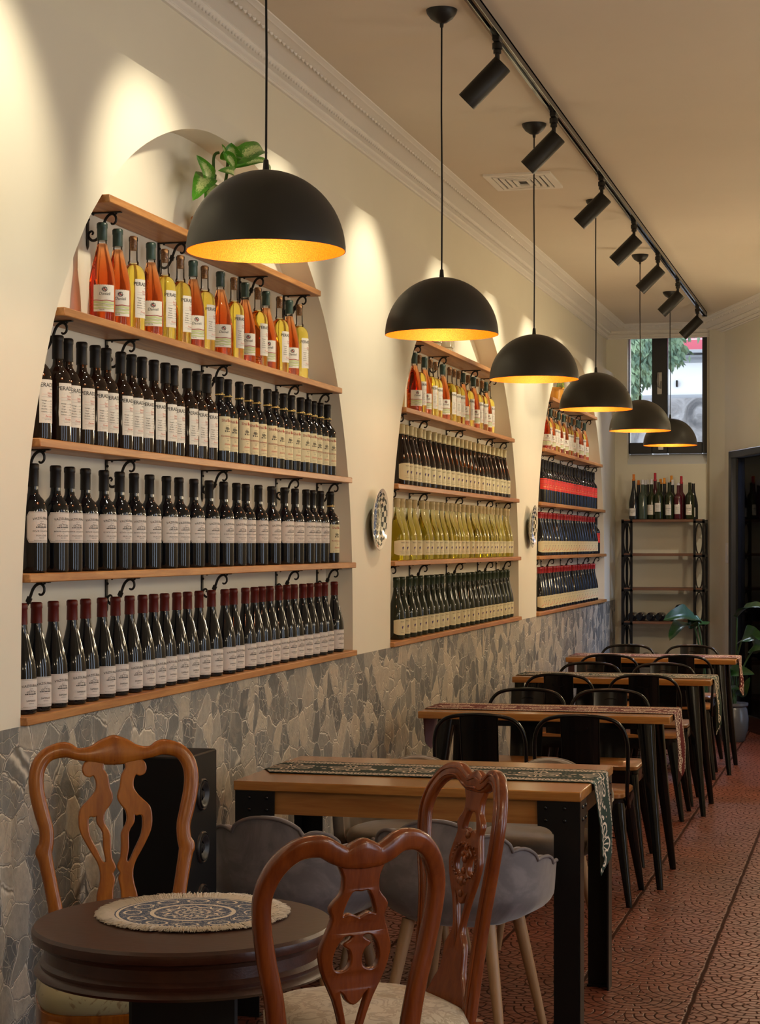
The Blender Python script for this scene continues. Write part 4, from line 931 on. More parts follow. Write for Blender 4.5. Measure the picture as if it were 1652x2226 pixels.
MC = [(-1.604, 7.745, 0, 'near side of the second table', 0), (-1.185, 7.80, 0, 'near side of the second table', 1),
      (-1.660, 9.175, PI, 'far side of the second table', 0), (-1.250, 9.215, PI, 'far side of the second table', 1),
      (-1.664, 10.235, 0, 'near side of the third table', 0), (-1.215, 10.29, 0, 'near side of the third table', 1),
      (-1.651, 11.30, PI, 'far side of the third table', 0), (-1.219, 11.33, PI, 'far side of the third table', 1),
      (-1.660, 12.12, 0, 'near side of the farthest table', 0), (-1.205, 12.15, 0, 'near side of the farthest table', 1),
      (-1.680, 13.36, PI, 'far side of the farthest table', 0), (-1.250, 13.40, PI, 'far side of the farthest table', 1)]
for (x_, y_, r_, ds, sd) in MC:
    # (x_, y_) is where the top of the back stands; seat centre lies 0.21 in front
    sy_ = y_ + (0.215 if r_ == 0 else -0.215); lab = 'black metal chair with wooden seat, %s, %s' % (ds, 'wall side' if sd == 0 else 'aisle side')
    jr = r_ + rb.uniform(-0.05, 0.05)
    if not used: proto.location = (x_, sy_, 0); proto.rotation_euler = (0, 0, jr); proto['label'] = lab; proto['group'] = 'black metal bistro chairs'; used = True
    else: dup(proto, (x_, sy_, 0), jr, lab, 'black metal bistro chairs')

# ------------------------------------------------------------------ scalloped velvet armchairs
def velvet(name, ca, cb, stripes=False):
    m = Mt(name, ca, 0.7, 0.0, Sheen_Weight=0.6, Sheen_Roughness=0.4); v = m.coord(); n = m.noise(v, 7, 4, 0.6, 1.5)
    m.set('Base Color', m.mix(n.step(0.38, 0.62), cb, ca)); m.bump(m.noise(v, 25, 2), 0.08, 0.004); return m.m
V_grey = velvet('grey_velvet', (0.215, 0.198, 0.215), (0.145, 0.134, 0.150)); V_beige = velvet('beige_velvet', (0.24, 0.195, 0.14), (0.19, 0.155, 0.11))
M_pipeG = Mt('grey_piping', (0.17, 0.15, 0.155), 0.7).m
def top_h(a):       # a: angle from the middle of the back, +-1.95 at the arm fronts
    q = abs(a); base = 0.694 - 0.036 * min(q, 1.2) ** 1.3 - 0.030 * max(0, q - 1.2)
    lob = [0.0, 0.62, 1.08, 1.50, 1.90]
    ed = [0.36, 0.86, 1.30, 1.71, 2.05]
    lo_ = 0.0
    for k, e in enumerate(ed):
        if q <= e:
            lo_e = -ed[0] if k == 0 else ed[k - 1]; w = (q - lo_e) / (e - lo_e) * 2 - 1
            return base - 0.018 * k * 0.9 + 0.026 * (1 - 0.17 * k) * (1 - abs(w) ** 2.2) - 0.012
    return base - 0.09
AM = 2.0
def shell_pt(a, f, off=0.0):      # f 0..1 bottom to top, off inward
    rx, ry = 0.250 - off, 0.228 - off
    e = 0.80; sx_, cx_ = math.sin(a), -math.cos(a)
    X = rx * math.copysign(abs(sx_) ** e, sx_); Y = ry * math.copysign(abs(cx_) ** e, cx_)
    if abs(a) > PI / 2: Y = ry * (abs(a) - PI / 2) / (AM - PI / 2) * 0.62
    zb = 0.408; zt2 = top_h(a); z_ = zb + (zt2 - zb) * f; k = 0.74 + 0.27 * (1 - (1 - min(1, f * 2.6)) ** 2.2) + 0.04 * f; return (X * k, Y * k, z_)
def armchair(mat, pipe, stripes):
    t = thing('armchair', '', 'armchair'); nu = 72; nv = 12
    b = MB(); th = 0.030
    def outp(u, v): return shell_pt(-AM + 2 * AM * u, v)
    def inp(u, v):
        a = -AM + 2 * AM * u; p = shell_pt(a, v, th * (1 + (0.22 * abs(math.sin(a * 9)) if stripes else 0))); return p
    b.grid(outp, nu, nv); b.grid(lambda u, v: inp(1 - u, v), nu, nv)
    b.grid(lambda u, v: tuple(outp(u, 1)[i] * (1 - v) + inp(u, 1)[i] * v + (0.006 * math.sin(PI * v) if i == 2 else 0) for i in range(3)), nu, 3)
    for uu in (0.0, 1.0):
        b.grid(lambda u, v, uu=uu: tuple(outp(uu, v)[i] * (1 - u) + inp(uu, v)[i] * u + (0.008 * math.sin(PI * u) if i == 1 else 0) for i in range(3)), 3, nv)
    o = b.obj('shell', mat, t, 70); fix_normals(o.data)
    path = [tuple(c + (0.002 if i == 2 else 0) for i, c in enumerate(outp(i_ / 96, 1.0))) for i_ in range(97)]
    MB().sweep(path, 0.0055, n=8, up=(0, 0, 1)).obj('piping', pipe, o, 70)
    # upholstered underside and seat cushion
    n = 40
    def ring(k, z_, sx=1.0):
        o_ = []
        for i in range(n):
            a = 2 * PI * i / n; cs, sn = math.cos(a), math.sin(a); o_.append((0.232 * k * math.copysign(abs(cs) ** 0.8, cs), 0.235 * k * math.copysign(abs(sn) ** 0.8, sn), z_))
        return o_
    MB().loft([ring(0.40, 0.388), ring(0.62, 0.392), ring(0.72, 0.402), ring(0.78, 0.415), ring(0.80, 0.43)]).obj('seat_base', mat, t, 60)
    MB().loft([ring(0.84, 0.425), ring(0.885, 0.435), ring(0.895, 0.46), ring(0.86, 0.478), ring(0.72, 0.488), ring(0.35, 0.492)], M=Matrix.Translation((0, 0.03, 0))).obj('seat_cushion', mat, t, 60)
    for sx in (-1, 1):
        for sy in (-1, 1):
            p0 = Vector((sx * 0.125, sy * 0.125, 0.40)); p1 = Vector((sx * 0.195, sy * 0.200, 0.0))
            l = MB().sweep([p0, p0.lerp(p1, 0.5), p0.lerp(p1, 0.97), p1], [0.020, 0.016, 0.0115, 0.0110], n=14, up=(0, 1, 0)).obj('leg', M_beech, t, 60)
    return t
g1 = armchair(V_grey, M_pipeG, False); g1.location = (-1.185, 5.50, 0); g1.rotation_euler = (0, 0, math.radians(-8)); g1['label'] = 'grey velvet scalloped armchair at the near table, aisle side'; g1['group'] = 'grey scalloped armchairs'
dup(g1, (-1.668, 5.44, 0), math.radians(-10), 'grey velvet scalloped armchair at the near table, beside the speaker', 'grey scalloped armchairs')
g3 = armchair(V_beige, V_beige, True); g3.location = (-1.635, 6.62, 0); g3.rotation_euler = (0, 0, PI + 0.05); g3['label'] = 'beige channel-tufted armchair behind the near table, wall side'; g3['group'] = 'beige channel-tufted armchairs'
dup(g3, (-1.165, 6.66, 0), PI - 0.05, 'beige channel-tufted armchair behind the near table, aisle side', 'beige channel-tufted armchairs')

# ------------------------------------------------------------------ carved wooden chairs
M_damask = Mt('cream_damask', (0.52, 0.45, 0.33), 0.5, 0.0, Sheen_Weight=0.3); dv = M_damask.coord(); dn = M_damask.noise(dv, 15, 5, 0.62, 2.0)
M_damask.set('Base Color', M_damask.mix((dn.step(0.47, 0.50) * dn.step(0.56, 0.60).inv()), (0.55, 0.48, 0.36), (0.38, 0.30, 0.20))); M_damask = M_damask.m
M_damY = Mt('olive_cream_damask', (0.42, 0.36, 0.20), 0.5, 0.0, Sheen_Weight=0.3); dv = M_damY.coord(); dn = M_damY.noise(dv, 11, 5, 0.62, 2.0)
M_damY.set('Base Color', M_damY.mix((dn.step(0.52, 0.56) * dn.step(0.60, 0.66).inv()), (0.42, 0.37, 0.21), (0.27, 0.20, 0.10))); M_damY = M_damY.m
def rake(z): return -0.205 - 0.14 * max(0.0, z - 0.46) - 0.02 * max(0, (z - 0.46)) ** 2
def bend_back(vs, crv=0.0):      # (x, z, t) -> world; crv pulls the ends forward
    return [(x, rake(z) + t + crv * (x / 0.2) ** 2, z) for x, z, t in vs]
def chair_base(t, wd, dm, xr):
    n = 44
    def ring(k, z_, dz=0):
        o_ = []
        for i in range(n):
            a = 2 * PI * i / n; cs, sn = math.cos(a), math.sin(a); w = 0.222 + 0.022 * sn
            o_.append((w * k * math.copysign(abs(cs) ** 0.62, cs), 0.200 * k * math.copysign(abs(sn) ** 0.62, sn), z_))
        return o_
    MB().loft([ring(0.97, 0.425), ring(1.0, 0.435), ring(1.0, 0.458), ring(0.95, 0.480), ring(0.80, 0.494), ring(0.5, 0.502), ring(0.1, 0.504)]).obj('seat_cushion', dm, t, 60)
    MB().loft([ring(0.985, 0.350), ring(1.0, 0.358), ring(1.005, 0.425), ring(0.95, 0.43)]).obj('seat_rail', wd, t, 40)
    for sx in (-1, 1):
        x0, y0 = sx * 0.180, 0.150
        c = cr([(x0, y0, 0.40), (x0 + sx * 0.022, y0 + 0.022, 0.33), (x0 + sx * 0.018, y0 + 0.018, 0.22), (x0 - sx * 0.002, y0 - 0.002, 0.10), (x0 + sx * 0.004, y0 + 0.004, 0.04), (x0 + sx * 0.018, y0 + 0.018, 0.008)], 4)
        m_ = len(c); wds = [0.034 - 0.022 * min(1, i / (m_ * 0.75)) + (0.010 if i > m_ * 0.85 else 0) for i in range(m_)]
        MB().sweep(c, wds, n=12, up=(0, 1, 0)).obj('leg', wd, t, 60)
        c = cr([(sx * xr, -0.200, 0.46), (sx * xr, -0.195, 0.36), (sx * xr, -0.205, 0.2), (sx * (xr + 0.005), -0.25, 0.0)], 4)
        MB().sweep(c, 0.019, n=10, up=(0, 1, 0), power=4).obj('leg', wd, t, 60)
def frame_sweep(half, dep=0.013, crv=0.0, power=3.0, mirror=True):
    # half: (x, z, halfwidth) from seat up to the middle of the crest (x<0)
    h = cr(half, 5); full = h + [(-x, z, w) for x, z, w in reversed(h[:-1])]
    pts = [(x, rake(z) + crv * (x / 0.2) ** 2, z) for x, z, w in full]
    return MB().sweep(pts, [w for _, _, w in full], dep, n=14, up=(0, 1, 0.16), power=power)
def splat_flat(outer, holes_, dep, crv=0.0, both=True):
    o = cr(outer, 3, True); hs = [cr(h, 3, True) for h in holes_]; vs, fs = flat([o] + hs, dep - 0.003, 0.003, 1)
    b = MB(); V = [(p[0], p[1], p[2]) for p in vs]; b.add(bend_back(V, crv), fs)
    if both: b.add(bend_back([(-x, z, t) for x, z, t in V], crv), [f[::-1] for f in fs])
    return b
# chair A: back with two scrolled uprights
k1 = 3302.0
A_ = lambda x_, y_: ((x_ - 840) / k1, 1.02 - (y_ - 70) / k1)
tA = thing('carved_chair', 'honey-brown wooden chair with paired scrolled splats, against the stone wall', 'chair')
halfA = [(-0.150, 0.44, 0.020), (-0.151, 0.569, 0.0185), (-0.163, 0.647, 0.0175), (-0.176, 0.715, 0.0185), (-0.180, 0.735, 0.0215), (-0.174, 0.755, 0.0185), (-0.173, 0.790, 0.0180), (-0.183, 0.829, 0.0190), (-0.194, 0.878, 0.0190), (-0.196, 0.920, 0.0190), (-0.186, 0.953, 0.0190), (-0.163, 0.976, 0.0185), (-0.124, 0.985, 0.0200), (-0.094, 0.974, 0.0155), (-0.060, 0.972, 0.0205), (-0.030, 0.976, 0.0320), (0.0, 0.981, 0.0385)]
f = frame_sweep(halfA, 0.0135); f.obj('back_frame', M_chairL, tA, 60)
oA = [(650, 285), (600, 300), (580, 345), (592, 390), (630, 407), (665, 397), (690, 450), (688, 520), (640, 590), (560, 670), (542, 760), (555, 860), (620, 990), (690, 1110), (712, 1200), (705, 1290), (680, 1390), (688, 1480), (690, 1560), (700, 1760), (715, 1940), (790, 1940), (785, 1760), (795, 1500), (800, 1340), (817, 1250), (803, 1200), (826, 1150), (797, 1080), (788, 960), (785, 880), (740, 790), (745, 700), (790, 640), (813, 580), (790, 500), (775, 410), (740, 350), (740, 290)]
hA = [(607, 760), (630, 728), (665, 732), (688, 728), (692, 790), (738, 870), (742, 1000), (760, 1100), (730, 1118), (680, 1020), (618, 890)]
for sg in (1, -1):
    b = splat_flat([(sg * A_(*p)[0], A_(*p)[1]) for p in oA], [[(sg * A_(*p)[0], A_(*p)[1]) for p in hA]], 0.008, 0, False); b.obj('splat', M_chairL, tA, 50)
chair_base(tA, M_chairL, M_damY, 0.150)
fa = Vector((0.51, -0.86)).normalized(); crest = Vector((-1.868, 4.46)); ca = crest + fa * 0.285
tA.location = (ca.x, ca.y, 0); tA.rotation_euler = (0, 0, math.atan2(-fa.x, fa.y))
# chair B: heart-shaped crest over a pierced oval splat
halfB = [(-0.120, 0.44, 0.0190), (-0.128, 0.60, 0.0185), (-0.140, 0.700, 0.0170), (-0.158, 0.780, 0.0165), (-0.170, 0.850, 0.0160), (-0.170, 0.900, 0.0165), (-0.152, 0.945, 0.0175), (-0.120, 0.975, 0.0185), (-0.080, 0.981, 0.0195), (-0.052, 0.967, 0.0195), (-0.033, 0.959, 0.0190), (-0.016, 0.961, 0.0240), (0.0, 0.964, 0.0275)]
def heart_chair(t, wd, dm, carved):
    crv = 0.045
    frame_sweep(halfB, 0.013, crv, 3.6).obj('back_frame', wd, t, 60)
    if carved:
        h = [(x * 0.985, z, w) for x, z, w in cr(halfB, 5)]; full = h + [(-x, z, w) for x, z, w in reversed(h[:-1])]
        b = MB()
        for sgn in (-0.28, 0.28):
            pts = []
            for k, (x, z, w) in enumerate(full):
                a = full[max(0, k - 1)]; c = full[min(len(full) - 1, k + 1)]; tx, tz = c[0] - a[0], c[1] - a[1]; L = math.hypot(tx, tz) or 1
                xx = x + tz / L * w * sgn * 1.4; zz = z - tx / L * w * sgn * 1.4; pts.append((xx, rake(zz) + crv * (xx / 0.2) ** 2 + 0.0125, zz))
            b.sweep(pts, 0.0035, n=6, up=(0, 1, 0.1))
        b.obj('moulding', wd, t, 60)
    z0 = lambda y_: 1.0 - (y_ - 200) / 3560.0
    ax = lambda y_: 775 - (y_ - 220) * 0.11
    Q = lambda x_, y_: ((x_ - ax(y_)) / 3560.0, z0(y_))
    left = [(625, 380), (630, 470), (612, 575), (535, 660), (545, 740), (485, 870), (455, 960), (470, 1080), (505, 1180), (545, 1300), (570, 1500), (575, 1700), (560, 1800), (500, 1900), (480, 2170)]
    L_ = [Q(*p) for p in left]; L_[-1] = (-0.085, 0.45); L_[-2] = (-0.075, 0.50); L_[-3] = (-0.048, 0.545); L_[-4] = (-0.040, 0.60)
    outer = L_ + [(-x, z) for x, z in reversed(L_)]
    hA_ = [(-0.018, 0.898), (-0.032, 0.868), (-0.033, 0.852), (-0.020, 0.8555), (-0.006, 0.8500)]; top_h_ = [(-x, z) for x, z in hA_]; hole1 = [(0, 0.899)] + hA_ + [(0, 0.8475)] + top_h_[::-1]
    eye = [(-0.013, 0.820), (-0.028, 0.818), (-0.042, 0.800), (-0.048, 0.775), (-0.042, 0.756), (-0.026, 0.752), (-0.012, 0.760), (-0.008, 0.775), (-0.013, 0.793), (-0.024, 0.802), (-0.015, 0.808), (-0.008, 0.815)]
    eyeR = [(-x, z) for x, z in eye]
    low = [(-0.022, 0.738), (-0.030, 0.720), (-0.018, 0.722), (-0.014, 0.712), (0, 0.703), (0.014, 0.712), (0.018, 0.722), (0.030, 0.720), (0.022, 0.738)]
    slot = [(-0.030, 0.718), (-0.018, 0.712), (-0.012, 0.702), (0, 0.694), (0.012, 0.702), (0.018, 0.712), (0.030, 0.718), (0.018, 0.670), (0.006, 0.615), (0, 0.59), (-0.006, 0.615), (-0.018, 0.670)]
    b = MB(); hs = [cr(h, 3, True) for h in (hole1, eye, eyeR, slot)]; vs, fs = flat([cr(outer, 3, True)] + hs, 0.005, 0.003, 1)
    b.add(bend_back([(p[0], p[1], p[2]) for p in vs], crv), fs); sp = b.obj('splat', wd, t, 50)
    if carved:
        b = MB()
        for k in range(26):
            a = 2 * PI * k / 26; x_, z_ = 0.056 * math.cos(a), 0.787 + 0.040 * math.sin(a)
            b.add(*ball(0.0036, (x_, rake(z_) + 0.0105, z_), 6, 4))
        for x_, z_, r_ in ((0, 0.845, 0.010), (0, 0.818, 0.008), (0, 0.79, 0.009), (0, 0.765, 0.008), (0, 0.742, 0.013), (0.016, 0.742, 0.009), (-0.016, 0.742, 0.009), (0, 0.715, 0.009), (0.012, 0.800, 0.007), (-0.012, 0.800, 0.007)):
            b.add(*ball(r_, (x_, rake(z_) + 0.009, z_), 8, 6, (1, 0.7, 1)))
        b.obj('carving', wd, sp, 60)
    chair_base(t, wd, dm, 0.122)
tB = thing('carved_chair', 'reddish-brown wooden chair seen from behind, in front of the round table', 'chair', group='carved chairs with heart-shaped crests')
heart_chair(tB, M_chair, M_damask, False)
fb = Vector((-0.67, 0.742)).normalized(); crest = Vector((-0.868, 3.18)); cb_ = crest + fb * 0.275
tB.location = (cb_.x, cb_.y, 0); tB.rotation_euler = (0, 0, math.atan2(-fb.x, fb.y))
tC = thing('carved_chair', 'glossy reddish-brown carved chair with beaded oval splat, right of the round table', 'chair', group='carved chairs with heart-shaped crests')
heart_chair(tC, M_chair, M_damask, True)
fc = Vector((-0.76, -0.65)).normalized(); crest = Vector((-0.865, 4.20)); cc_ = crest + fc * 0.285
tC.location = (cc_.x, cc_.y, 0); tC.rotation_euler = (0, 0, math.atan2(-fc.x, fc.y))

# ------------------------------------------------------------------ round pedestal table with mat
RT = Vector((-1.335, 3.545)); RR = 0.300
t = thing('round_table', 'dark mahogany round pedestal table in the foreground', 'table', (RT.x, RT.y, 0))
MB().lathe([(0.0, 0.722), (RR - 0.012, 0.722), (RR - 0.002, 0.727), (RR, 0.736), (RR - 0.001, 0.744), (RR - 0.006, 0.750), (0.0, 0.750)], 96).obj('tabletop', M_maho, t, 30)
MB().lathe([(0.0, 0.655), (RR - 0.030, 0.655), (RR - 0.010, 0.657), (RR - 0.005, 0.663), (RR - 0.010, 0.670), (RR - 0.018, 0.674), (RR - 0.016, 0.682), (RR - 0.024, 0.690), (RR - 0.024, 0.712), (RR - 0.018, 0.7215), (0, 0.7215)], 96).obj('apron', M_maho, t, 30)
MB().box(-0.105, 0.105, -0.105, 0.105, 0.04, 0.655, bev=0.006).obj('pedestal', M_black, t, 30, rot=(0, 0, PHI + 0.1))
MB().box(-0.13, 0.13, -0.13, 0.13, 0.0, 0.04, bev=0.01).obj('foot_plate', M_blackm, t, 30, rot=(0, 0, PHI + 0.1))
mm = Mt('woven_blue_mat', (0.5, 0.45, 0.4), 0.9); v = mm.coord(); x, y, z = mm.xyz(v); rr_ = (x * x + y * y).sq(); aa = x.at2(y)
wn_ = mm.noise(v, 95, 2, 0.5, 1.0); blue = (0.050, 0.080, 0.155); crmc = (0.72, 0.64, 0.54)
d_ring = ((rr_ - 0.083).ab().lt(0.0045)).mx((rr_ - 0.153).ab().lt(0.003))
pa = ((aa * (12 / (2 * PI))).fr() - 0.5) * (2 * PI / 12); px_ = rr_ * pa.sin(); py_ = rr_ * pa.cos() - 0.119
pet = ((px_ * px_ * 1.0 + py_ * py_ * 1.6).sq() - 0.021 - (py_ * 0.25)).ab().lt(0.0024)
fil = (wn_ - 0.5).ab().lt(0.014)
innerf = ((aa * 6).cos().ab() * 0.014 + rr_ - 0.064).ab().lt(0.0034); rings_ = ((rr_ * 420).sin() * 0.6 + (aa * 18).sin() * 0.5).gt(0.25) * rr_.lt(0.046)
pat = d_ring.mx(pet).mx(innerf).mx(rings_).mx(fil * rr_.lt(0.148)).mx(rr_.gt(0.1515) * rr_.lt(0.156)).mx(rr_.gt(0.159))
zig = ((aa * 70).sin() * 0.0018 + rr_ - 0.160).ab().lt(0.0012)
mm.set('Base Color', mm.mix(zig, mm.mix(pat, blue, crmc), blue)); mm.bump(mm.noise(v, 300, 2), 0.4, 0.002)
mt = thing('placemat', 'round blue and cream woven mat with fringe on the round table', 'placemat', (RT.x - 0.008, RT.y + 0.075, 0.7503))
MB().lathe([(0.0, 0.0), (0.164, 0.0), (0.165, 0.0015), (0.164, 0.003), (0.0, 0.003)], 96).obj('woven_disc', mm.m, mt, 40)
M_fr = Mt('cream_cotton', (0.76, 0.67, 0.57), 0.9).m
fb_ = MB(); rf = random.Random(11)
for k in range(3000):
    a = rf.uniform(0, 2 * PI); L = rf.uniform(0.026, 0.038); r0 = rf.uniform(0.158, 0.164); tw = rf.gauss(0, 0.12); zz = rf.uniform(0.001, 0.008)
    p0 = Vector((r0 * math.cos(a), r0 * math.sin(a), 0.0025)); d = Vector((math.cos(a + tw), math.sin(a + tw), 0))
    p1 = p0 + d * L * 0.5 + Vector((0, 0, zz)); p2 = p0 + d * L + Vector((0, 0, zz * rf.uniform(0.0, 0.9)))
    fb_.sweep([p0, p1, p2], [0.0010, 0.0009, 0.0006], n=3, up=(0, 0, 1))
fr = fb_.obj('fringe', M_fr, mt, 60); fr['kind'] = 'stuff'

# ------------------------------------------------------------------ loudspeaker
sx0, sx1, sy0, sy1, sz1 = -1.985, -1.800, 4.80, 5.045, 0.925
t = thing('speaker', 'black tower loudspeaker standing by the stone wall', 'speaker', ((sx0 + sx1) / 2, (sy0 + sy1) / 2, 0))
w2, d2 = (sx1 - sx0) / 2, (sy1 - sy0) / 2
M_spk = Mt('black_ash_veneer', (0.004, 0.004, 0.005), 0.5, 0.0, Specular_IOR_Level=0.2).m; M_cone = Mt('rubber_cone', (0.012, 0.012, 0.013), 0.4).m
MB().box(-w2, w2, -d2, d2, 0.0, sz1, bev=0.004).obj('cabinet', M_spk, t, 30)
MX = Matrix(((0, 0, 1, 0), (1, 0, 0, 0), (0, 1, 0, 0), (0, 0, 0, 1)))
for zz in (0.811, 0.665, 0.519):
    b = MB().lathe([(0.0, 0.006), (0.014, 0.006), (0.020, -0.002), (0.042, 0.004), (0.050, 0.010), (0.056, 0.010), (0.058, 0.004), (0.064, 0.008), (0.068, 0.006), (0.070, 0.0)], 36, 0, Matrix.Translation((w2, 0, zz)) @ MX @ Matrix.Diagonal((0.64, 0.64, 1, 1)))
    b.obj('driver', M_cone, t, 50)
MB().box(w2, w2 + 0.004, -d2 + 0.012, d2 - 0.012, 0.50, 0.505).obj('trim_line', M_chrome, t, 0)

# ------------------------------------------------------------------ plants
def leafmat(name, g1_, g2_, vari=None, rough=0.35):
    m = Mt(name, g1_, rough, 0.0, Specular_IOR_Level=0.5); v = m.coord('UV'); x, y, z = m.xyz(v)
    n = m.noise(m.coord(), 30, 3, 0.6); base = m.mix(n.step(0.3, 0.7), g1_, g2_)
    mid = (y - 0.5).ab().lt(0.018)
    veins = (((x * 9 - (y - 0.5).ab() * 5).fr() - 0.5).ab().gt(0.44))
    base = m.mix(veins * 0.25, base, tuple(min(1, c * 1.7) for c in g1_)); base = m.mix(mid * 0.5, base, tuple(min(1, c * 1.9 + 0.01) for c in g1_))
    if vari:
        s = m.noise(m.mapv(v, (16, 10, 1)), 1.6, 4, 0.7, 1.5); core = (y - 0.5).ab().step(0.10, 0.40).inv() * x.step(0.12, 0.3) * x.step(0.7, 0.9).inv()
        base = m.mix((s + core * 0.26).step(0.66, 0.72) * core.gt(0.03), base, vari)
    m.set('Base Color', base); m.set('Transmission Weight', 0.0); m.bump(veins + n, 0.15, 0.002); return m.m
LF_d = leafmat('dumb_cane_leaf', (0.085, 0.33, 0.018), (0.050, 0.22, 0.012), (0.60, 0.72, 0.30)); LF_p = leafmat('pothos_leaf', (0.16, 0.20, 0.03), (0.11, 0.16, 0.025), None)
LF_s = leafmat('bird_of_paradise_leaf', (0.018, 0.075, 0.018), (0.012, 0.05, 0.016), None, 0.28); M_stem = Mt('green_stem', (0.06, 0.15, 0.03), 0.5).m; M_stem2 = Mt('dark_green_stem', (0.03, 0.08, 0.02), 0.5).m
LF_o = leafmat('olive_shaded_leaf', (0.085, 0.075, 0.018), (0.07, 0.06, 0.014), None)
def leaf_bm(p0, p1, width, nrm, droop=0.0, fold=0.25, wav=0.0, base=0.35):
    p0 = Vector(p0); p1 = Vector(p1); d = p1 - p0; L = d.length; nrm = Vector(nrm).normalized(); sd = d.cross(nrm).normalized(); nn = sd.cross(d).normalized()
    nu, nv = 14, 8; vs = []; uv = []
    for i in range(nu + 1):
        u = i / nu; w = 1.28 * width * (math.sin(PI * min(1, u ** 0.72)) ** 0.62 if 0 < u < 1 else 0.0) * (1 - 0.25 * u) ; w = max(w, 0.0008)
        c = p0 + d * u + nn * (math.sin(PI * u) * 0.12 * L) - Vector((0, 0, 1)) * droop * L * u * u
        for j in range(nv + 1):
            q_ = 2 * j / nv - 1; off = nn * (abs(q_) * w * fold + wav * w * math.sin(u * 14 + q_ * 2) * abs(q_)); vs.append(c + sd * q_ * w * 0.5 * 1.0 + off); uv.append((u, j / nv))
    fs = [(i * (nv + 1) + j, (i + 1) * (nv + 1) + j, (i + 1) * (nv + 1) + j + 1, i * (nv + 1) + j + 1) for i in range(nu) for j in range(nv)]
    return vs, fs, uv
def leaf(name, parent, mat, *a, **k):
    vs, fs, uv = leaf_bm(*a, **k); b = MB().add(vs, fs); me = b.data(name, mat, 80); ul = me.uv_layers.new(name='UVMap')
    for lp_ in me.loops: ul.data[lp_.index].uv = uv[lp_.vertex_index]
    return link(name, me, parent)
M_terra = Mt('terracotta_pot', (0.50, 0.20, 0.06), 0.6).m; M_cpot = Mt('beige_ceramic', (0.36, 0.31, 0.20), 0.22, 0.0, Coat_Weight=0.6).m; M_opot = Mt('orange_glazed_pot', (0.52, 0.24, 0.03), 0.3).m
M_soil = Mt('soil', (0.03, 0.02, 0.012), 0.95).m
# dumb cane on the top shelf of the nearest niche
py = 6.20; pz = SH[0] + 0.0005
t = thing('potted_dumb_cane', 'variegated dumb cane in a terracotta pot on the top shelf, nearest niche', 'plant', (-2.245, py, pz))
MB().lathe([(0.0, 0.0), (0.038, 0.0), (0.040, 0.004), (0.052, 0.080), (0.057, 0.082), (0.059, 0.105), (0.053, 0.105), (0.050, 0.088), (0.0, 0.088)], 32).obj('pot', M_terra, t, 40)
MB().lathe([(0.0, 0.090), (0.050, 0.089)], 24).obj('soil', M_soil, t, 0)
O = Vector((-2.245, py, pz))
def LP(u, v, X): return P_X(u, v, X) - O
stems = [[(0, 0, 0.085), LP(462, 440, -2.24), LP(464, 410, -2.235), LP(468, 380, -2.23)], [(0.01, 0.01, 0.085), LP(480, 430, -2.23), LP(492, 385, -2.20), LP(495, 352, -2.18)], [(0, -0.01, 0.085), LP(458, 430, -2.25), LP(450, 392, -2.24)],
         [LP(466, 395, -2.235), LP(464, 350, -2.235), LP(468, 335, -2.23), LP(476, 332, -2.22)]]
b = MB()
for s_pts in stems: b.sweep(cr([tuple(p) for p in s_pts], 4), 0.0055, n=8, up=(1, 0, 0.2))
b.obj('stem', M_stem, t, 60)
cv_ = Vector((0.42, -0.9, 0.15))
for (a, b_, w, fo) in [((455, 398), (427, 334), 0.048, 0.12), ((452, 384), (419, 432), 0.068, 0.10), ((467, 400), (446, 441), 0.052, 0.14), ((500, 350), (503, 309), 0.066, 0.14), ((500, 356), (577, 328), 0.060, 0.16), ((506, 366), (587, 366), 0.026, 0.4), ((486, 330), (511, 367), 0.034, 0.3), ((506, 396), (474, 367), 0.040, 0.25), ((463, 384), (454, 366), 0.02, 0.2), ((446, 412), (424, 428), 0.032, 0.3), ((503, 352), (520, 318), 0.045, 0.2), ((484, 333), (482, 312), 0.014, 0.3)]:
    xo = -2.17 if a[0] > 480 else -2.215
    leaf('leaf', t, LF_d, LP(a[0], a[1], -2.225 if a[0] < 480 else -2.19), LP(b_[0], b_[1], xo), w, cv_, droop=0.03, fold=fo, wav=0.04)
# beige planters on the top shelf of the middle niche
for (u0, u1, yb, r_, h_, lb) in ((970, 1023, 9.88, 0.066, 0.205, 'glossy beige cylindrical planter on the top shelf, middle niche, right one'), (940, 975, 9.62, 0.060, 0.16, 'pale beige planter on the top shelf, middle niche, left one')):
    t = thing('planter', lb, 'planter', (-2.247, yb, SH[0] + 0.0005), 0, 'beige planters in the middle niche')
    MB().lathe([(0.0, 0.020), (r_ * 0.95, 0.020), (r_, 0.026), (r_, h_ - 0.004), (r_ - 0.003, h_), (r_ - 0.007, h_), (r_ - 0.007, h_ - 0.02), (0, h_ - 0.02)], 36).obj('planter_body', M_cpot, t, 40)
    MB().lathe([(0, 0), (r_ * 0.86, 0), (r_ * 0.9, 0.004), (r_ * 0.9, 0.0195), (0, 0.0195)], 32).obj('saucer', M_cpot, t, 40)
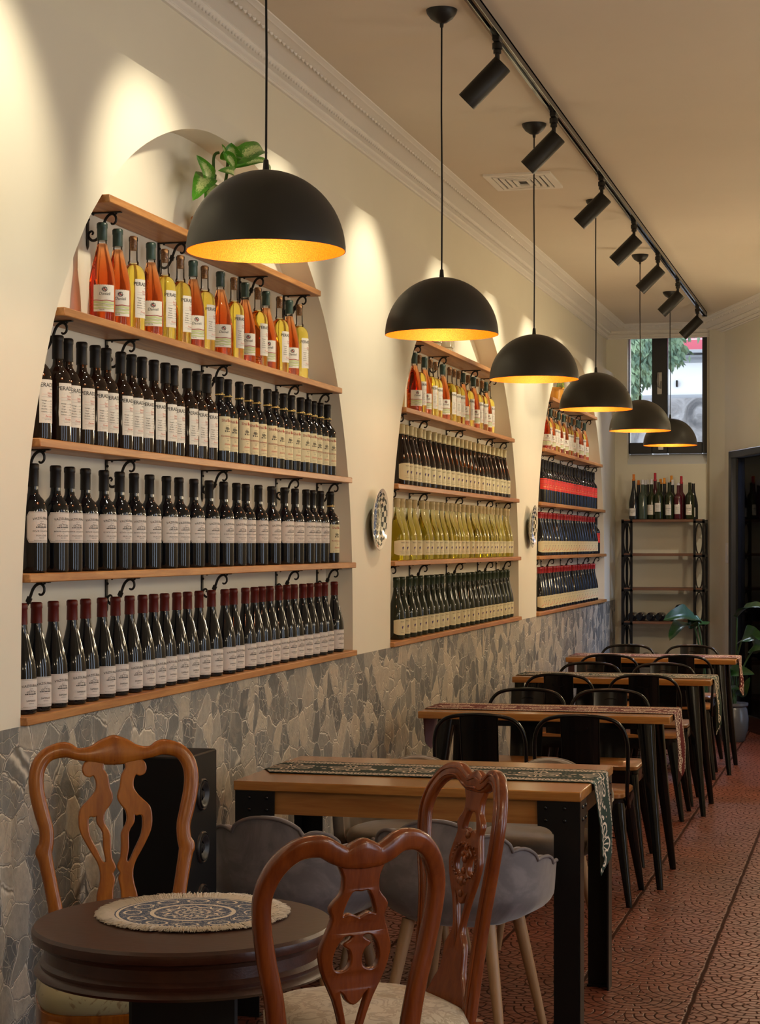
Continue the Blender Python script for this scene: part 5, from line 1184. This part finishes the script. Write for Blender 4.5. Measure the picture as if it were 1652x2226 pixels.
# pothos on the top shelf of the farthest niche
O = Vector((-2.247, 13.63, SH[0] + 0.0005))
t = thing('potted_pothos', 'small pothos in an orange pot on the top shelf, farthest niche', 'plant', tuple(O))
MB().lathe([(0.0, 0.0), (0.044, 0.0), (0.046, 0.004), (0.056, 0.095), (0.061, 0.097), (0.061, 0.11), (0.055, 0.11), (0.053, 0.096), (0, 0.096)], 28).obj('pot', M_opot, t, 40)
b = MB(); b.sweep(cr([(0, 0, 0.09), (0.02, 0.05, 0.20), (0.03, 0.13, 0.27), (0.03, 0.22, 0.27)], 4), 0.003, n=6, up=(1, 0, 0)).sweep([(0, 0, 0.09), (0.02, 0.16, 0.20), (0.03, 0.33, 0.21)], 0.003, n=6, up=(1, 0, 0)).sweep([(0, 0, 0.09), (0.02, 0.02, 0.14), (0.02, 0.05, 0.15)], 0.003, n=6, up=(1, 0, 0)); b.obj('stem', M_stem, t, 60)
for p0, p1, w in (((0.03, 0.20, 0.25), (0.05, 0.42, 0.33), 0.11), ((0.03, 0.30, 0.20), (0.05, 0.52, 0.20), 0.05), ((0.02, 0.04, 0.14), (0.04, 0.13, 0.13), 0.05), ((0.02, -0.01, 0.12), (0.05, -0.09, 0.16), 0.06), ((0.02, 0.10, 0.2), (0.04, 0.02, 0.28), 0.06)):
    leaf('leaf', t, LF_p, p0, p1, w, (0.9, -0.4, 0.3), droop=0.1, fold=0.15)

# ------------------------------------------------------------------ rack against the rear wall
YK0, YK1 = 16.10, 16.42
def kx(u, Y=YK0): return P_Y(u, 1200, Y).x
def kz(v, Y=YK0): return P_Y(1440, v, Y).z
rx0, rx1 = kx(1353), kx(1529); zt_r = kz(1129)
rcx, rcy = (rx0 + rx1) / 2, (YK0 + YK1) / 2
t = thing('shelf_rack', 'tall open rack with black oval-pattern metal sides and dark wood shelves', 'shelf', (rcx, rcy, 0))
hw_, hd_ = (rx1 - rx0) / 2, (YK1 - YK0) / 2
for sg in (-1, 1):
    b = MB()
    # side panel: stands slightly splayed so the camera sees its pattern face
    xs = [sg * hw_, sg * (hw_ - 0.075)]
    for x_ in xs: b.box(x_ - 0.010, x_ + 0.010, -hd_, -hd_ + 0.02, 0, zt_r)
    b.box(sg * hw_ - 0.010, sg * hw_ + 0.010, hd_ - 0.02, hd_, 0, zt_r)
    for z_ in [zt_r - 0.012, kz(1206), kz(1281), kz(1354), 0.50, 0.20]:
        b.box(min(xs) - 0.01, max(xs) + 0.01, -hd_, -hd_ + 0.02, z_ - 0.02, z_); b.box(sg * hw_ - 0.01, sg * hw_ + 0.01, -hd_, hd_, z_ - 0.02, z_)
    zs = [zt_r - 0.012, kz(1206), kz(1281), kz(1354), 0.50, 0.20]
    for za, zb_ in zip(zs, zs[1:]):
        zc_ = (za + zb_) / 2 - 0.01; rz_ = (za - zb_) / 2 - 0.012; xc_ = sum(xs) / 2
        pts = [(xc_ + 0.030 * math.cos(a), -hd_ + 0.01, zc_ + rz_ * math.sin(a)) for a in [2 * PI * k / 28 for k in range(28)]]
        b.sweep(pts, 0.0055, n=6, up=(0, 1, 0), closed=True)
        pts = [(sg * hw_, 0.12 * math.cos(a), zc_ + rz_ * math.sin(a)) for a in [2 * PI * k / 28 for k in range(28)]]
        b.sweep(pts, 0.0055, n=6, up=(1, 0, 0), closed=True)
    b.obj('side_frame', M_black, t, 40)
RZ = [zt_r, kz(1203), kz(1278), kz(1351), 0.50, 0.20]
for z_ in RZ: MB().box(-hw_ + 0.012, hw_ - 0.012, -hd_ + 0.004, hd_ - 0.004, z_ - 0.022, z_, bev=0.002).obj('rack_shelf', M_rackw, t, 30)
# collection of empty bottles with wax-coloured stoppers on top of the rack
W_or = Mt('orange_wax', (0.75, 0.22, 0.015), 0.5).m; W_wh = Mt('white_wax', (0.75, 0.75, 0.80), 0.4).m; W_rd = Mt('crimson_wax', (0.50, 0.006, 0.03), 0.35).m; W_yl = Mt('yellow_orange_wax', (0.85, 0.32, 0.02), 0.5).m
G_ol = dark('olive_green_glass', (0.022, 0.030, 0.010), 0.08); G_bk = dark('slate_black_glass', (0.015, 0.018, 0.020), 0.12); G_wr = dark('wine_red_glass', (0.08, 0.008, 0.015), 0.1); G_cl = dark('pale_grey_green_glass', (0.06, 0.085, 0.06), 0.08)
def rack_bottle(u, row_, vtop, glass, wax, wname, prof, lab, text_, desc, wh=0.03, zh=None):
    Y = YK0 + 0.043 + row_ * 0.077
    p = P_Y(u, 1129, Y); r = thing('wine_bottle', desc, 'bottle', (p.x, Y, zt_r + 0.0005), 0, 'bottles with coloured wax stoppers on top of the rack')
    zt2 = P_Y(u, vtop, Y).z - zt_r      # top of the wax
    hb_ = zt2 - wh; sc = hb_ / 0.292 if wax is not None else zt2 / 0.292
    M4 = Matrix.Diagonal((1, 1, sc, 1))
    MB().lathe(prof, 24, 0, M4).obj('bottle_glass', glass, r, 50)
    if wax is not None:
        w_ = 0.011; MB().lathe([(0.0, hb_ - 0.005), (w_ + 0.004, hb_ - 0.02 * 0.5), (w_ + 0.004, hb_ + 0.001), (w_, hb_ + 0.003), (w_, zt2 - 0.002), (w_ * 0.8, zt2), (0, zt2)], 16).obj(wname, wax, r, 50)
    if lab:
        z0_, z1_, rr2 = lab
        link('label', lab_plain(rr2, z0_, z1_, 42, text_).data('label', INKS, 0), r, None, (0, 0, -PI / 2 - 0.22))
    return r
CB = [ # u, row, v top, glass, wax, label (z0,z1), text, text desc
 (1377.5, 0, 1031, G_bk, W_or, 'orange', P_BURG, (0.03, 0.095, 0.0405), 'Rkatsiteli', 0.045), (1388, 1.1, 1044, G_bk, W_or, 'orange', P_BORD, None, '', 0.03),
 (1397, 0, 1043, G_cl, W_wh, 'white', P_BORD, None, '', 0.03), (1403, 1.6, 1044, G_cl, W_wh, 'white', P_BORD, None, '', 0.03), (1408, 2.9, 1043, G_bk, W_wh, 'white', P_BORD, None, '', 0.03),
 (1416, 0.5, 1041.5, G_ol, W_wh, 'white', P_BORD, (0.04, 0.125, 0.0375), 'R', 0.035), (1424, 2.2, 1028, G_wr, W_rd, 'red', P_BURG, None, '', 0.06),
 (1432, 0, 1048, G_ol, None, '', P_BORD, (0.065, 0.14, 0.0375), 'Marani', 0.03), (1436, 2.9, 1041, G_ol, W_yl, 'orange', P_BORD, None, '', 0.035), (1444, 1.2, 1039, G_bk, W_yl, 'yellow-orange', P_BORD, None, '', 0.04),
 (1455, 0, 1049, G_ol, None, '', P_BORD, (0.035, 0.125, 0.0375), 'Mukuzani', 0.03), (1459.5, 2.7, 1034, G_bk, W_yl, 'orange', P_BORD, None, '', 0.045), (1462, 1.5, 1043, G_bk, W_wh, 'white', P_BORD, None, '', 0.035),
 (1474.5, 0, 1050, G_wr, W_wh, 'white-topped red', P_BORD, (0.045, 0.125, 0.0375), 'No 1', 0.01), (1481, 1.2, 1035, G_wr, W_rd, 'crimson', P_BORD, None, '', 0.055),
 (1499.5, 0, 1049, G_ol, None, '', P_BORD, (0.035, 0.125, 0.0375), 'Mukuzani', 0.03), (1507, 1.1, 1051, G_bk, None, '', P_BURG, (0.02, 0.1, 0.0405), 'Q', 0.03)]
for i, (u, rw, vt_, gl, wx_, wn2, pf_, lb_, tx_, wh_) in enumerate(CB):
    col_ = 'open dark green' if wx_ is None else wn2 + '-stoppered dark'
    rack_bottle(u, rw, vt_, gl, wx_, 'wax_stopper', pf_, lb_, tx_, '%s bottle on the rear rack, %s from the left' % (col_, ORD[i]), wh_)
# bottles lying on the lower shelves, bases to the room
lay = [(1373, 3, 0), (1392, 3, 0), (1413.5, 3, 0), (1434, 3, 0), (1460, 3, 0), (1502, 3, 0), (1476, 3, 1), (1420, 4, 0), (1446, 4, 0), (1400, 4, 0)]
D_lay = MB().lathe(P_BORD, 28).data('bottle_glass', G_blue, 50); D_lcap = K['estate']['cap']
for i, (u, si, up_) in enumerate(lay):
    Y = YK0 + 0.01; X = kx(u)
    zc_ = RZ[si] + 0.0385 + up_ * 0.070
    r = thing('wine_bottle', 'dark bottle lying on the rear rack, %s' % (['first of the left-hand four', 'second of the left-hand four', 'third of the left-hand four', 'fourth of the left-hand four', 'behind the big leaf', 'by the right-hand side', 'resting on top of the others', 'lower shelf, middle one', 'lower shelf, right one', 'lower shelf, left one'][i]), 'bottle', (X, Y, zc_), 0, 'bottles lying on the rear rack')
    r.rotation_euler = (-PI / 2, 0, 0)
    link('bottle_glass', D_lay, r); link('capsule', D_lcap, r)
    if up_:
        pass

# ------------------------------------------------------------------ bird-of-paradise plants at the rear
def strelitzia(lbl, loc, leaves, potr, group):
    t = thing('potted_bird_of_paradise', lbl, 'plant', loc, 0, group); O_ = Vector(loc)
    if potr:
        MB().lathe([(0.0, 0.0), (potr * 0.70, 0.0), (potr * 0.78, 0.01), (potr * 0.98, 0.10), (potr, 0.18), (potr * 0.9, 0.25), (potr * 0.84, 0.262), (potr * 0.97, 0.275), (potr * 0.97, 0.295), (potr * 0.86, 0.295), (0, 0.27)], 36).obj('pot', Mt('grey_glazed_pot', (0.10, 0.105, 0.12), 0.25).m, t, 40)
    for (base, tip, w, nrm_, dr) in leaves:
        b0 = Vector(base); st0 = Vector((rb.uniform(-0.03, 0.03), rb.uniform(-0.03, 0.03), 0.27)); mid = st0.lerp(b0 - O_, 0.55) + Vector((0, 0, 0.06))
        MB().sweep(cr([tuple(st0), tuple(mid), tuple(b0 - O_)], 6), 0.0065, n=8, up=(0, 1, 0)).obj('stem', M_stem2, t, 60)
        leaf('leaf', t, LF_s, b0 - O_, Vector(tip) - O_, w, nrm_, droop=dr, fold=0.22, wav=0.05)
    return t
Y1 = 14.55
L = lambda u, v, Y=Y1: P_Y(u, v, Y)
pot1 = P_Y(1594, 1560, 14.6); pot1.z = 0
strelitzia('bird-of-paradise plant in a grey pot on the floor by the glazed door', (pot1.x + 0.0, 14.6, 0), [
    (L(1602, 1343), L(1668, 1318, 14.3), 0.11, (0, -0.5, 0.9), 0.05), (L(1612, 1392), L(1662, 1386, 14.35), 0.15, (-0.2, -0.7, 0.6), 0.05), (L(1640, 1408), L(1668, 1388, 14.2), 0.12, (0, -1, 0.3), 0.2),
    (L(1580, 1470), L(1640, 1462, 14.4), 0.10, (0, -0.8, 0.6), 0.05), (L(1605, 1512), L(1630, 1472, 14.4), 0.07, (0.3, -0.9, 0.3), 0.0), (L(1586, 1468), L(1574, 1448, 14.45), 0.06, (0, -0.9, 0.4), 0.05), (L(1585, 1500), L(1612, 1500, 14.4), 0.04, (0, -0.8, 0.5), 0.0)], 0.115, 'bird-of-paradise plants')
p2 = P_Y(1532, 1500, 15.0)
strelitzia('bird-of-paradise plant with two broad leaves in front of the rear rack', (p2.x, 15.0, 0), [
    (L(1516, 1352, 14.9), L(1442, 1344, 14.6), 0.16, (0.0, -0.75, 0.65), 0.04), (L(1510, 1362, 14.9), L(1455, 1388, 14.6), 0.15, (-0.2, -0.5, 0.85), 0.05), (L(1510, 1364, 14.95), L(1496, 1340, 14.9), 0.07, (0, -1, 0.2), 0.1), (L(1518, 1358, 15), L(1530, 1345, 15.1), 0.12, (0, -1, 0.3), 0.3)], 0.11, 'bird-of-paradise plants')

# ------------------------------------------------------------------ outside the rear window
M_render = Mt('white_render', (0.85, 0.86, 0.88), 0.8).m; M_pinkb = Mt('pink_siding', (0.60, 0.10, 0.14), 0.7); v = M_pinkb.coord(); x, y, z = M_pinkb.xyz(v)
M_pinkb.set('Base Color', M_pinkb.mix((((z / 0.125).fr() - 0.5).ab()).gt(0.45), (0.62, 0.12, 0.17), (0.85, 0.70, 0.72)))
M_rock = Mt('grey_rock', (0.2, 0.2, 0.21), 0.9); v = M_rock.coord(); M_rock.set('Base Color', M_rock.ramp(M_rock.noise(v, 3.5, 5, 0.65, 1.0), [(0.35, (0.10, 0.10, 0.11)), (0.5, (0.22, 0.215, 0.22)), (0.68, (0.42, 0.41, 0.43))])); M_rock.bump(M_rock.noise(v, 5, 4), 0.6, 0.05)
M_conc = Mt('pale_concrete', (0.36, 0.38, 0.42), 0.8).m; M_road = Mt('asphalt', (0.08, 0.08, 0.085), 0.9).m
YH = 22.0
def hz(v): return P_Y(1450, v, YH).z
t = thing('neighbour_house', 'white house with pink-red upper siding across the street outside', 'building', (-1.5, YH, 0))
def rel(b_, x0, x1, y0, y1, z0, z1, **k): return b_.box(x0 + 1.5, x1 + 1.5, y0 - YH, y1 - YH, z0, z1, **k)
rel(MB(), -6, 4, YH, YH + 0.3, hz(862), hz(770)).obj('rendered_wall', M_render, t, 0)
rel(MB(), -6, 4, YH + 0.02, YH + 0.3, hz(764), 8.0).obj('siding', M_pinkb.m, t, 0)
rel(rel(rel(MB(), -6, 4, YH - 0.25, YH + 0.3, hz(772), hz(766)), -6, 4, YH - 0.12, YH + 0.3, hz(780), hz(775)), -6, 4, YH - 0.02, YH + 0.3, hz(790), hz(764)).obj('eaves', M_conc, t, 0)
rel(MB(), -6, 4, YH - 0.1, YH + 0.3, hz(868), hz(860)).obj('ledge', M_conc, t, 0)
rel(MB(), P_Y(1470, 830, YH).x, P_Y(1474, 830, YH).x, YH - 0.06, YH, hz(842), hz(828)).obj('wall_lamp', M_black, t, 0)
struct(MB().box(-6, 4, YH - 0.15, YH + 0.4, -0.5, hz(868)).obj('wall_outside_rock', M_rock.m, None, 0))
struct(MB().box(-8, 6, 16.8, 24, -0.6, -0.5).obj('ground_outside', M_road, None, 0))
# tree branches in front of the house
LFT = Mt('tree_leaf', (0.10, 0.17, 0.10), 0.5); nv_ = LFT.noise(LFT.coord(), 9, 2); LFT.set('Base Color', LFT.mix(nv_.step(0.35, 0.65), (0.055, 0.115, 0.075), (0.20, 0.30, 0.17))); LFT = LFT.m
t = thing('street_tree', 'leafy green tree hanging in front of the rear window outside', 'tree', (-4.2, 19.5, -0.5))
M_bark = Mt('bark', (0.10, 0.08, 0.06), 0.9).m
MB().sweep(cr([(0, 0, 0), (0.1, 0, 2), (0.4, -0.1, 3.4), (1.1, -0.1, 4.4), (2.0, -0.1, 4.9)], 5), [0.12 - 0.095 * k / 20 for k in range(21)], n=10, up=(0, 1, 0)).obj('trunk', M_bark, t, 60)
rt = random.Random(5); tb = MB(); O_ = Vector((-4.2, 19.5, -0.5))
def clump(u, v, su, sv, n):
    for k in range(n):
        uu, vv = rt.gauss(u, su), rt.gauss(v, sv); Y = rt.uniform(19.2, 19.9); c = P_Y(uu, vv, Y) - O_
        a = rt.uniform(-2.2, -0.6); L_ = rt.uniform(0.06, 0.12); d = Vector((math.cos(a), rt.uniform(-0.6, 0.2), math.sin(a))).normalized(); sdv = d.cross(Vector((rt.uniform(-0.5, 0.5), -1, rt.uniform(-0.5, 0.5)))).normalized() * L_ * 0.17
        tb.add([c, c + d * L_ * 0.45 + sdv, c + d * L_, c + d * L_ * 0.45 - sdv], [(0, 1, 2), (0, 2, 3)])
for (u, v, su, sv, n) in ((1385, 745, 14, 16, 520), (1405, 775, 13, 17, 480), (1385, 800, 12, 16, 380), (1362, 830, 10, 14, 160), (1378, 845, 7, 10, 60), (1412, 815, 7, 6, 60), (1462, 742, 8, 14, 300), (1458, 775, 6, 9, 110), (1474, 765, 5, 8, 60), (1440, 720, 30, 20, 300), (1340, 760, 20, 30, 300)): clump(u, v, su, sv, n)
fo = tb.obj('foliage', LFT, t, 0)

# light switch on the oblique wall
swp = P_Y(1577, 1200, 16.0); 
t = thing('light_switch', 'small white light switch on the wall left of the glazed door', 'switch', (A.x + dr_.x * 0.10, A.y + dr_.y * 0.10, 1.43), math.atan2(dr_.y, dr_.x))
MB().box(-0.04, 0.04, -0.012, 0.0, -0.085, 0.085, bev=0.003).obj('switch_plate', M_white, t); MB().box(-0.025, 0.025, -0.017, -0.012, -0.06, 0.06, bev=0.002).obj('rocker', M_white, t)
# speaker cable
tag(MB().sweep(cr([(-1.86, 5.06, 0.40), (-1.84, 5.12, 0.30), (-1.80, 5.16, 0.12), (-1.84, 5.22, 0.006), (-2.05, 5.30, 0.006)], 6), 0.003, n=6, up=(0, 0.3, 1)).obj('speaker_cable', M_black, None, 60), 'thin black cable hanging behind the tower loudspeaker', 'cable')
